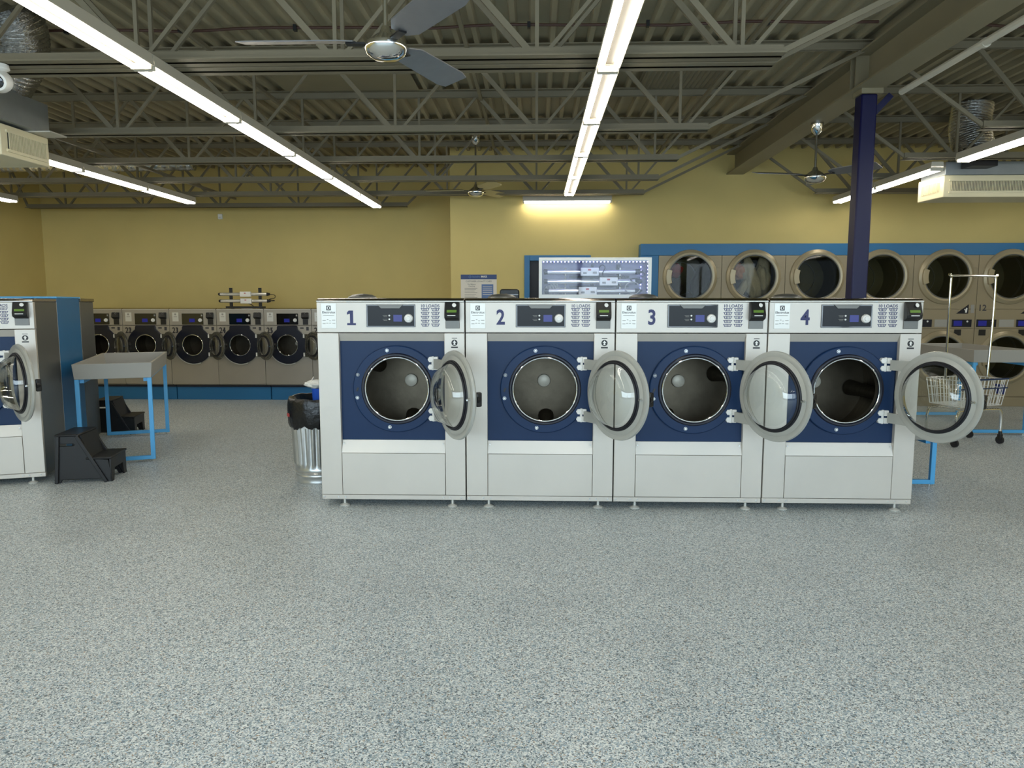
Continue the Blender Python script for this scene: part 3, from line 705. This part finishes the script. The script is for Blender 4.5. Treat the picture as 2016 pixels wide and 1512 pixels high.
for k, xx in enumerate(SXS[:6]):
    c = S0 if k == 0 else copy_tree(S0)
    c.location = (xx, SY, SZ); c['label'] = labs[k]; c['group'] = 'small washers along the far left wall'
    cp = [q for q in c.children if q.name.startswith('front_panel')][0]
    text('number', str(21+k), .115, ink, cp, (.085, -.0012, .797), bold=.002, sx=.85)
    for q in c.children:
        if q.name.startswith('drum'): q.rotation_euler.y = k*.7
for k, (a_, b_) in enumerate(((-6.75, -5.29), (-5.275, -3.885), (-3.87, -2.52))):
    t = thing('plinth', ['blue plinth under the leftmost small washers, behind the second step stool', 'blue plinth under small washers 23 and 24', 'blue plinth under small washers 25 and 26 behind the trash can'][k], 'plinth', ((a_+b_)/2, SY, 0), 0, 'blue plinths under the back washers')
    h_ = (b_-a_)/2
    MB().box(-h_, h_, .01, .85, 0, .19).build('base_box', blue, t, bevel=.004)
    MB().box(-h_, h_, -.01, .85, .19, .2155).build('dark_cap', navyd, t)
# tube filter rack on the back washers
def filter_tube(t, x0, x1, z, lx, y=0):
    q = MB().cyl((x0, y, z), (x1, y, z), .024, 16).build('filter_tube', tubeglow, t)
    MB().cyl((x0-.03, y, z), (x0, y, z), .018, 12, .026).cyl((x1, y, z), (x1+.045, y, z), .028, 12, .016).build('end_cap', black, q)
    MB().box(lx, lx+.16, y-.05, y-.012, z-.038, z+.038).build('ballast_box', cabwhite, q, bevel=.004)
    MB().box(lx+.065, lx+.09, y-.052, y-.05, z+.008, z+.02).build('red_mark', red, q)
t = thing('filter_rack', 'black framed rack of two horizontal metal filter tubes on the back washers', 'filter rack', (-4.334, 10.78, 1.337))
MB().box(-.28, .28, -.06, .06, 0, .025).build('base_bar', black, t, bevel=.003)
for xx in (-.225, .215): MB().box(xx-.022, xx+.022, .01, .03, .025, .30).build('post', black, t)
filter_tube(t, -.37, .33, .205, -.06, -.012); filter_tube(t, -.365, .335, .105, -.055, -.012)
MB().tube(ductpath([(.37, -.012, .205), (.45, -.02, .19), (.44, 0, .15), (.36, .0, .13), (.44, .0, .11), (.38, -.01, .105)], 8), .005, 6).tube(ductpath([(.05, -.02, .07), (.1, -.03, .05), (.13, -.03, .026)], 6), .006, 6).build('cable', black, t)

# ------------------------------------------------------------------ dryers
def dryer():
    W = .858; t = thing('stacked_dryer', 'x', 'dryer')
    MB().box(.002, .015, .03, 1.0, 0.03, 2.055).box(W-.015, W-.002, .03, 1.0, 0.03, 2.055).box(.002, W-.002, .98, 1.0, .03, 2.055).box(.015, W-.015, .03, 1.0, 2.04, 2.055).box(.002, W-.002, 0, .03, .0, .13).build('body', dryer_m, t, bevel=.003)
    for z_ in (1.767, .672):
        lo, hi = (1.335, 2.055) if z_ > 1 else (.135, 1.065)
        MB().holeplate(.003, W-.003, lo, hi, 0, .02, .429, z_, .30).build('front_panel', dryer_m, t, bevel=.003)
        if z_ > 1:
            pass
        d = MB().lathe([(.295, -.02), (.30, -.04), (.325, -.045), (.365, -.02), (.372, 0), (.295, 0), (.295, -.02)], (.429, 0, z_), (0, 1, 0), 64).build('door', dryer_r, t)
        m = MB(); torus(m, (.429, -.034, z_), (0, 1, 0), .292, .008, 64); m.build('bezel', steel_dim, d)
        MB().lathe([(.292, -.03), (0, -.034)], (.429, 0, z_), (0, 1, 0), 48).build('window', dglass, d)
        m = MB(); P = []
        for a in range(-6, 7):
            q = PI-a*.055; P.append((.429+.335*math.cos(q), z_+.335*math.sin(q)))
        for a in range(6, -7, -1):
            q = PI-a*.055; P.append((.429+.262*math.cos(q), z_+.262*math.sin(q)))
        m.prism([(x_, -.075, zz) for x_, zz in P], (0, .04, 0)); m.build('handle', dryer_r, d, bevel=.006)
        MB().box(.76, .835, -.012, 0, z_-.02, z_+.12).build('hinge_plate', dryer_m, d, bevel=.003)
        dr = MB().lathe([(.295, 0), (.30, .06), (.365, .08), (.365, .72), (.2, .74), (0, .74)], (0, 0, 0), (0, 1, 0), 48).build('drum', dryer_in, t, loc=(.429, 0, z_))
        m = MB()
        for yy in (.3, .33): torus(m, (0, yy, 0), (0, 1, 0), .362, .004, 48, 6)
        torus(m, (0, .735, 0), (0, 1, 0), .24, .008, 48, 6); m.build('drum_rib', steel_dim, dr)
    MB().box(.003, W-.003, 0, .03, 1.068, 1.332).build('control_panel', dryer_m, t, bevel=.003)
    for xa in (.02, .55):
        q = MB().box(xa, xa+.26, -.012, 0, 1.09, 1.19).build('display', navyd, t, bevel=.003)
        MB().box(xa+.02, xa+.13, -.014, -.012, 1.105, 1.175).build('lcd_screen', lcd_blue, q)
        MB().lathe([(0, -.004), (.013, 0)], (xa+.2, -.014, 1.165), (0, 1, 0), 12).build('status_lamp', whitep, q)
        MB().box(xa+.04, xa+.13, -.006, 0, .975, 1.055).build('coin_slot', black, t)
    MB().box(.32, .52, -.004, 0, 1.09, 1.19).build('name_panel', trayg, t)
    st = MB().prism([(.60, -.004, 1.27), (.76, -.004, 1.27), (.76, -.004, 1.395)], (0, .004, 0)).build('warning_sticker', navyd, t, smooth=False)
    MB().prism([(.715, -.0045, 1.285), (.74, -.0045, 1.285), (.745, -.0045, 1.345), (.725, -.0045, 1.35), (.722, -.0045, 1.325), (.705, -.0045, 1.335), (.705, -.0045, 1.32), (.718, -.0045, 1.31)], (0, -.001, 0)).build('hand_mark', whitep, st, smooth=False)
    MB().box(.79, .835, -.003, 0, 1.28, 1.39).build('price_tag', inkl, t)
    return t
D0 = dryer()
dl = ['first stacked dryer from the left, dark clothes behind its upper window', 'second stacked dryer from the left, gray trousers behind its upper window', 'third stacked dryer from the left, empty, just left of the column', 'fourth stacked dryer, partly hidden by the blue column', 'fifth stacked dryer, seen behind the left pole of the cart', 'stacked dryer numbered 12 at the right edge']
for k in range(6):
    c = D0 if k == 0 else copy_tree(D0)
    c.location = (1.672+.858*k, 10.105, 0); c['label'] = dl[k]; c['group'] = 'stacked dryers in the blue surround'
    if k == 5: text('number', '12', .115, ink, c, (.085, -.0015, 1.285+.06), bold=.002)
c = copy_tree(D0); c.location = (1.672+.858*6, 10.105, 0); c['label'] = 'stacked dryer just beyond the right edge of the photo'; c['group'] = 'stacked dryers in the blue surround'
def cloth(name, loc, sc, m, label, seed, rot=(0, 0, 0)):
    from mathutils import noise
    b = bmesh.new(); bmesh.ops.create_icosphere(b, subdivisions=4, radius=1)
    for v in b.verts:
        p = v.co*1.6+Vector((seed*3.1, seed, 0)); n = noise.fractal(p, .9, 2.1, 4); rdg = 1-abs(noise.noise(p*1.7))*1.6
        v.co *= 1+.28*n+.12*rdg
    mb = MB(); mb.b.free(); mb.b = b
    o = mb.build(name, m, ang=180); o.location = loc; o.scale = sc; o.rotation_euler = rot; tag(o, label, 'clothing', 'clothes in the dryers'); return o
cloth('garment', (1.92, 10.28, 1.86), (.10, .10, .09), cloth_r, 'dark red garment behind the first dryer window', 2)
cloth('garment', (2.30, 10.33, 1.74), (.11, .14, .26), cloth_d, 'dark crumpled garment at the right of the first dryer window', 5, (0, .3, 0))
cloth('garment', (1.93, 10.32, 1.60), (.10, .12, .15), cloth_d, 'black garment low in the first dryer window', 6)
cloth('trousers', (2.97, 10.28, 1.74), (.10, .09, .28), cloth_g, 'light gray trousers hanging across the second dryer window', 8, (0, -.25, 0))
cloth('trousers_leg', (2.86, 10.26, 1.62), (.05, .06, .16), cloth_g, 'gray trouser leg folded at left in the second dryer window', 12, (0, .5, 0)).name = 'folded_trousers'
cloth('garment', (2.80, 10.31, 1.85), (.10, .10, .10), cloth_p, 'pink crumpled garment in the second dryer window', 11)
cloth('garment', (3.15, 10.36, 1.74), (.11, .12, .25), cloth_g, 'gray patterned garment at right of the second dryer window', 15)

# ------------------------------------------------------------------ trash can
CX, CY = -1.742, 5.715
t = thing('trash_can', 'ribbed galvanised metal trash can standing left of washer 1', 'trash can', (CX, CY, 0))
m = MB(); seg = 140; rings = []
prof = [(.183, 0), (.186, .012), (.183, .02), (.186, .055), (.192, .062), (.188, .07), (.194, .085), (.187, .093), (.193, .105), (.189, .115), (.190, .14), (.192, .16), (.208, .52), (.21, .60), (.216, .62), (.214, .64)]
for i, (r, z_) in enumerate(prof):
    rib = 0 if z_ < .12 or z_ > .55 else (.0 if z_ < .15 else .016)
    rr = []
    for k in range(seg):
        a = 2*PI*k/seg; w_ = max(-1, min(1, 2.2*math.sin(a*28)))
        rr.append(m.b.verts.new(((r+rib*w_*.6)*math.cos(a), (r+rib*w_*.6)*math.sin(a), z_)))
    rings.append(rr)
for A_, B_ in zip(rings, rings[1:]):
    for k in range(seg): m.b.faces.new((A_[k], A_[(k+1) % seg], B_[(k+1) % seg], B_[k]))
m.b.faces.new(rings[0][::-1]); m.build('can_body', cangalv, t, ang=60)
m = MB(); seg = 96; rings = []
from mathutils import noise as NS
for i, (r, z_) in enumerate([(.222, .45), (.233, .47), (.238, .58), (.236, .64), (.232, .665), (.224, .68), (.205, .675), (.19, .62), (.17, .5), (.0, .48)]):
    rr = []
    for k in range(seg):
        a = 2*PI*k/seg; n_ = NS.noise(Vector((math.cos(a)*3, math.sin(a)*3, z_*9)))
        n2 = NS.noise(Vector((math.cos(a)*7, math.sin(a)*7, z_*3+9)))
        zz = z_+(.028*n2-.02*max(0, math.sin(a-1.0)) if i == 0 else .012*n_)
        R_ = r+(.008*n_ if r > .05 else 0); rr.append(m.b.verts.new((R_*math.cos(a), R_*math.sin(a), zz)))
    rings.append(rr)
for A_, B_ in zip(rings, rings[1:]):
    for k in range(seg): m.b.faces.new((A_[k], A_[(k+1) % seg], B_[(k+1) % seg], B_[k]))
m.build('bin_liner', bag, t, ang=70)
m = MB(); a0 = math.radians(212)
def arcband(mb, a0, a1, r, z0, z1, th=.002, n=14):
    for i in range(n):
        a, b_ = a0+(a1-a0)*i/n, a0+(a1-a0)*(i+1)/n
        mb.prism([(r*math.cos(a), r*math.sin(a), z0), (r*math.cos(b_), r*math.sin(b_), z0), (r*math.cos(b_), r*math.sin(b_), z1), (r*math.cos(a), r*math.sin(a), z1)], (th*math.cos(a), th*math.sin(a), 0))
    return mb
lb = arcband(MB(), math.radians(205), math.radians(252), .2135, .455, .49).build('black_label', black, t, smooth=False)
arcband(MB(), math.radians(252), math.radians(278), .2135, .45, .49).build('white_label', whitep, t, smooth=False)
m = MB()
for a in (226, 234, 242):
    a = math.radians(a); m.cyl((.2155*math.cos(a), .2155*math.sin(a), .475), (.217*math.cos(a), .217*math.sin(a), .475), .006, 8)
m.build('label_stars', whitep, lb)
arcband(MB(), math.radians(206), math.radians(222), .242, .535, .56).build('red_label', red, t, smooth=False)
tag(MB().lathe([(0, 0), (.045, 0), (.055, .14), (.05, .14), (.042, .01), (0, .01)], (-1.745, 5.74, .61), (.05, -.1, 1), 20).build('cup', mat('royal_blue', rgb(40, 90, 200), .4)), 'bright blue container sticking out of the trash can', 'container')
cloth('rag', (-1.76, 5.72, .775), (.075, .06, .03), cabwhite, 'white crumpled rag lying on the blue container in the trash can', 21)['group'] = 'trash'
MB_ = MB().bar((-1.80, 5.70, .78), (-1.77, 5.71, .835), .025, .008).build('paper_scrap', paper, bevel=.003); tag(MB_, 'cream paper scrap poking up from the white rag', 'paper')

# ------------------------------------------------------------------ step stools
def stool(loc, rz, label, s=1.0):
    t = thing('step_stool', label, 'step stool', loc, rz, 'black plastic step stools')
    for yy in (0, .36):
        sl = .0
        # side frame with a long handle slot (cut as a keyhole outline)
        out = [(0, 0), (.045, 0), (.062, .03), (.40, .03), (.425, 0), (.47, 0), (.445, .20), (.30, .215), (.212, .42), (.045, .42), (.035, .40)]
        slot = [(.06, .35), (.17, .35), (.18, .34), (.17, .33), (.06, .33), (.05, .34)]
        ol = out[:]; # bridge from vertex 9 to slot
        keyp = out[:10]+[slot[0]]+slot[1:][::-1][::-1]+[slot[0]]+[out[9]]+out[10:]
        m = MB(); pts = [(p[0], yy, p[1]) for p in keyp]; d = Vector((0, .02, 0))
        from mathutils.geometry import tessellate_polygon
        tri = tessellate_polygon([[Vector((p[0], 0, p[1])) for p in out], [Vector((p[0], 0, p[1])) for p in slot[::-1]]])
        allp = out+slot[::-1]
        va = [m.b.verts.new((p[0], yy, p[1])) for p in allp]; vb = [m.b.verts.new((p[0], yy+.022, p[1])) for p in allp]
        for a, b_, c_ in tri:
            m.b.faces.new((va[a], va[b_], va[c_])); m.b.faces.new((vb[a], vb[c_], vb[b_]))
        n1 = len(out)
        for lo, n in ((0, n1), (n1, len(slot))):
            for i in range(n):
                j = (i+1) % n; m.b.faces.new((va[lo+i], va[lo+j], vb[lo+j], vb[lo+i]))
        # raised edge ribs
        m.bar((.02, yy-.008, 0), (.05, yy-.008, .42), .02, .03); m.bar((.20, yy-.008, .42), (.425, yy-.008, 0), .02, .03)
        m.build('side_frame', black, t, bevel=.004)
    MB().box(.025, .225, -.015, .40, .415, .435).build('top_step', black, t, bevel=.008)
    MB().box(.262, .475, -.01, .392, .205, .225).build('lower_step', black, t, bevel=.008)
    MB().prism([(.215, .01, .42), (.285, .01, .21), (.30, .01, .21), (.23, .01, .42)], (0, .36, 0)).build('upper_riser', black, t)
    m = MB(); m.prism([(.452, .0, .21), (.452, .0, 0), (.452, .06, 0), (.452, .09, .11), (.452, .29, .11), (.452, .32, 0), (.452, .38, 0), (.452, .38, .21)], (.015, 0, 0)).build('lower_riser', black, t, bevel=.003)
    t.scale = (s, s, s); return t
stool((-3.80, 5.50, 0), math.radians(12), 'black plastic two step stool in front, beside the left edge washer', .9)
stool((-4.75, 7.56, 0), math.radians(12), 'black plastic two step stool farther back, seen through the blue table frame', .88)

# ------------------------------------------------------------------ tray tables
def tray_table(loc, rz, label, Wd, Ln, H=.9, trayh=.135, cat='table', group='blue framed tray tables'):
    t = thing('tray_table', label, cat, loc, rz, group)
    # tray: floor and 4 flared sides
    m = MB(); o = .012; i_ = .03; zt, zf = H, H-trayh
    O = [(-o, -o), (Wd+o, -o), (Wd+o, Ln+o), (-o, Ln+o)]; B_ = [(.0, .0), (Wd, .0), (Wd, Ln), (.0, Ln)]
    I_ = [(-o+.022, -o+.022), (Wd+o-.022, -o+.022), (Wd+o-.022, Ln+o-.022), (-o+.022, Ln+o-.022)]; J = [(.03, .03), (Wd-.03, .03), (Wd-.03, Ln-.03), (.03, Ln-.03)]
    vo = [m.b.verts.new((*p, zt)) for p in O]; vb = [m.b.verts.new((*p, zf)) for p in B_]; vi = [m.b.verts.new((*p, zt)) for p in I_]; vj = [m.b.verts.new((*p, zf+.02)) for p in J]
    for k in range(4):
        j = (k+1) % 4
        m.b.faces.new((vo[k], vo[j], vb[j], vb[k])); m.b.faces.new((vo[k], vi[k], vi[j], vo[j])); m.b.faces.new((vi[k], vj[k], vj[j], vi[j]))
    m.b.faces.new(vb[::-1]); m.b.faces.new(vj)
    m.build('tray', trayg, t, bevel=.004, smooth=False)
    s = .034
    for yy in (.02, Ln-.02):
        m = MB(); y0, y1 = yy-s/2, yy+s/2
        m.box(0, s, y0, y1, .022, zf).box(Wd-s, Wd, y0, y1, .022, zf).box(s, Wd-s, y0, y1, .022, .022+s)
        lg = m.build('leg_frame', bluel, t, bevel=.003)
        for xx in (s, Wd-s): MB().cyl((xx, yy, 0), (xx, yy, .024), .008, 10).build('levelling_foot', chrome, lg)
    MB().box(s, s*2, .04, Ln-.04, zf-s, zf).build('rail', bluel, t); MB().box(Wd-s*2, Wd-s, .04, Ln-.04, zf-s, zf).build('rail', bluel, t)
    return t
ra = math.radians(22.5); vx = Vector((math.cos(ra), math.sin(ra))); pr_ = Vector((-3.424, 6.328))-vx*.60
tray_table((pr_.x, pr_.y, 0), ra, 'gray tray table on bright blue sled frame beside the left blue bulkhead', .60, 1.49, .895)
tray_table((2.65, 5.62, 0), 0, 'low blue framed stand behind washer 4, only its lower right corner showing', .45, .58, .42, .05)
tray_table((4.68, 7.90, 0), 0, 'gray tray table with blue frame at the right edge behind the cart', .62, 1.3, .92)

# ------------------------------------------------------------------ laundry cart
t = thing('laundry_cart', 'chrome wire laundry cart with tall hanging bar in front of the dryers', 'laundry cart', (4.13, 7.17, 0), math.radians(20))
cw, cdp = .62, .40
def wire(mb, a, b_, r=.004): mb.cyl(a, b_, r, 6)
bk = MB(); zb0, zb1 = .40, .66
for i in range(15):
    x_ = .02+(cw-.0)*i/14; xb = .06+(cw-.09)*i/14
    wire(bk, (xb, .02, zb0), (x_, 0, zb1)); wire(bk, (xb, cdp-.02, zb0), (x_, cdp, zb1)); wire(bk, (xb, .02, zb0), (xb, cdp-.02, zb0))
for i in range(9):
    y_ = cdp*i/8; yb = .02+(cdp-.04)*i/8
    wire(bk, (.06, yb, zb0), (.02, y_, zb1)); wire(bk, (cw-.03, yb, zb0), (cw+.02, y_, zb1)); wire(bk, (.06, yb, zb0), (cw-.03, yb, zb0))
for f in (0, .33, .66, 1):
    z_ = zb0+(zb1-zb0)*f; xa, xb = .06-.04*f, cw-.03+.05*f; ya, yb = .02-.02*f, cdp-.02+.02*f; r_ = .005 if f in (0, 1) else .003
    for p, q in (((xa, ya), (xb, ya)), ((xb, ya), (xb, yb)), ((xb, yb), (xa, yb)), ((xa, yb), (xa, ya))): wire(bk, (*p, z_), (*q, z_), r_)
bk.build('basket', namep, t)
MB().tube(ductpath([(.04, .2, .66), (.03, .2, 1.2), (.03, .2, 1.66), (.05, .2, 1.685), (.6, .2, 1.685), (.62, .2, 1.66), (.62, .2, 1.2), (.60, .2, .66)], 6), .011, 10).build('hanging_frame', chrome, t)
for yy in (.03, cdp-.03):
    MB().tube(ductpath([(.02, yy, .13), (.02, yy, .26), (.04, yy, .33), (.10, yy, .355), (.52, yy, .355), (.60, yy, .33), (.62, yy, .26), (.62, yy, .13)], 6), .013, 10).build('base_tube', chrome, t)
MB().cyl((.15, .03, .355), (.15, cdp-.03, .355), .01).cyl((.5, .03, .355), (.5, cdp-.03, .355), .01).box(.14, .5, .19, .21, .355, .40).build('cross_tube', chrome, t)
for xx in (.02, .62):
    for yy in (.03, cdp-.03):
        cs = MB().cyl((xx, yy, .13), (xx, yy, .095), .018, 12).box(xx-.02, xx+.02, yy-.018, yy+.018, .045, .098).build('caster', black, t, bevel=.004)
        MB().cyl((xx-.0115, yy, .04), (xx+.0115, yy, .04), .04, 24).build('wheel', rubber, cs)
MB().box(cw+.022, cw+.032, .04, .14, .50, .60).build('blue_tag', mat('cart_blue', rgb(24, 40, 110), .4), t, bevel=.004)
MB().tube([(.02, 0, .665), (cw+.02, 0, .665)], .009, 8).tube([(.02, -.002, .575), (cw+.01, -.002, .575)], .006, 8).build('bumper', navy, t)

# ------------------------------------------------------------------ lit treatment cabinet
t = thing('lit_cabinet', 'white cabinet glowing with blue lights and tubes, above washers 2 and 3', 'cabinet', (.487, 6.08, 1.445))
hw, ch, cdp2 = .46, .345, .22
MB().box(-hw, hw, cdp2-.01, cdp2, 0, ch).box(-hw, -hw+.012, .01, cdp2, 0, ch).box(hw-.012, hw, .01, cdp2, 0, ch).box(-hw, hw, .01, cdp2, 0, .012).box(-hw, hw, .01, cdp2, ch-.012, ch).build('case', cabback, t)
MB().box(-hw-.004, hw+.004, 0, .012, ch-.022, ch+.003).box(-hw-.004, hw+.004, 0, .012, 0, .045).box(-hw-.004, -hw+.022, 0, .012, .04, ch-.02).box(hw-.026, hw+.004, 0, .012, .04, ch-.02).build('door_frame', cabwhite, t, bevel=.002)
MB().box(-hw+.022, hw-.026, .005, .008, .045, ch-.022).build('glass_front', cabglass, t)
m = MB()
for i in range(30):
    x_ = -hw+.035+i*.0297; m.box(x_-.0045, x_+.0045, .045, .051, ch-.034, ch-.027)
for i in range(8):
    z_ = .07+i*.03; m.box(hw-.022, hw-.017, .05, .056, z_-.004, z_+.004).box(hw-.06, hw-.052, cdp2-.018, cdp2-.012, z_-.004, z_+.004)
m.build('led_strip', ledm, t, smooth=False)
MB().box(-hw+.02, hw-.02, .042, .056, ch-.026, ch-.014).build('led_rail', cabwhite, t)
for z_, lx, xa, xb in ((.235, -.115, -.39, .345), (.155, .045, -.39, .345), (.075, -.13, -.38, .345)):
    q = MB().cyl((xa, .12, z_), (xb, .12, z_), .019, 18).build('filter_tube', tubeglow, t)
    MB().cyl((xb, .12, z_), (xb+.045, .12, z_), .024, 14).cyl((xb+.045, .12, z_), (xb+.06, .12, z_), .012, 10).cyl((xa-.03, .12, z_), (xa, .12, z_), .022, 12).build('end_cap', black, q)
    MB().box(lx, lx+.15, .06, .1, z_-.035, z_+.033).build('ballast_box', cabwhite, q, bevel=.003)
    MB().box(lx+.06, lx+.085, .058, .06, z_+.008, z_+.022).build('red_mark', red, q)
    MB().box(lx+.02, lx+.05, .0585, .06, z_-.02, z_-.004).box(lx+.1, lx+.135, .0585, .06, z_-.018, z_+.0).build('fine_print', inkl, q)
    MB().cyl((.22, .12, z_-.035), (.22, .12, z_+.035), .008, 8).cyl((-.24, .12, z_-.035), (-.24, .12, z_+.035), .008, 8).build('clamp', chrome, q)
MB().box(-.2, .30, .15, .18, .185, .205).box(-.2, .30, .15, .18, .105, .122).box(-.02, .0, .15, .2, .05, .30).box(.20, .225, .15, .2, .05, .30).build('mounting_bar', black, t)
m = MB()
m.tube(ductpath([(.40, .12, .235), (.42, .08, .21), (.38, .07, .185), (.3, .07, .17), (.36, .08, .14), (.40, .12, .155)], 8), .004, 6)
m.tube(ductpath([(.03, .1, .25), (.06, .08, .29), (.09, .08, .27), (.07, .09, .22), (.1, .1, .19), (.2, .1, .20)], 8), .004, 6)
m.build('cable', black, t)
m = MB(); m.tube(ductpath([(.33, .07, .05), (.26, .06, .08), (.27, .06, .13), (.33, .06, .15), (.385, .06, .10), (.35, .06, .055), (.30, .06, .05)], 8), .004, 6); m.build('clear_hose', plast, t)
m = MB()
for i in range(5): m.tube(ductpath([(-.42+.03*i, .15, .05), (-.40+.02*i, .12, .11+.01*i), (-.36+.02*i, .14, .06), (-.3+.01*i, .13, .10), (-.26, .15, .05)], 6), .006, 6)
m.build('hose_coil', plast, t)
# small black case on the bulkhead
t = thing('storage_case', 'rounded black case resting above washer 2, left of the blue door frame', 'case', (-.225, 6.2, 1.445))
MB().prism([(-.083, 0, 0), (.083, 0, 0), (.083, 0, .078), (.07, 0, .092), (-.07, 0, .092), (-.083, 0, .078)], (0, .08, 0)).build('shell', black, t, bevel=.01)
MB().box(-.075, .075, -.003, .0, .04, .05).build('seam_band', gloss_black, t, bevel=.001)
# ------------------------------------------------------------------ poster
t = thing('poster', 'white notice poster with blue header on the yellow wall', 'poster', (-.806, YR, 1.25))
MB().box(-.253, .253, -.006, 0, 0, .56).build('sheet', paper, t, smooth=False)
hd = MB().box(-.253, .253, -.009, -.006, .495, .56).build('header_band', posterblue, t, smooth=False)
text('header_text', 'laundro', .036, posterblue2, hd, (-.035, -.010, .53), bold=.0004)
text('header_text', 'MAX', .04, whitep, hd, (.075, -.010, .53), bold=.001)
m = MB(); torus(m, (-.125, -.010, .528), (0, 1, 0), .018, .003, 20, 6); torus(m, (-.125, -.010, .528), (0, 1, 0), .009, .002, 16, 6); m.build('logo', posterblue2, hd)
text('headline', 'CUSTOMER LOYALTY CARD', .029, ink, t, (0, -.0065, .465))
text('notice_text', 'For Balance', .024, ink, t, (-.10, -.0065, .425))
text('notice_text', 'Checking', .024, ink, t, (-.10, -.0065, .398))
m = MB()
for i, z_ in enumerate((.37, .35, .33, .31, .28, .26, .24)): m.box(-.20, -.02-.02*(i % 3), -.0072, -.006, z_-.003, z_+.003)
m.build('text_lines', inkl, t, smooth=False)
q = MB().box(.04, .205, -.008, -.006, .22, .425).build('blue_panel', posterblue2, t, smooth=False)
m = MB()
for i, z_ in enumerate((.39, .36, .335, .31, .28)): m.box(.055, .19, -.0092, -.008, z_-.004, z_+.004)
m.build('panel_lines', paper, q, smooth=False)
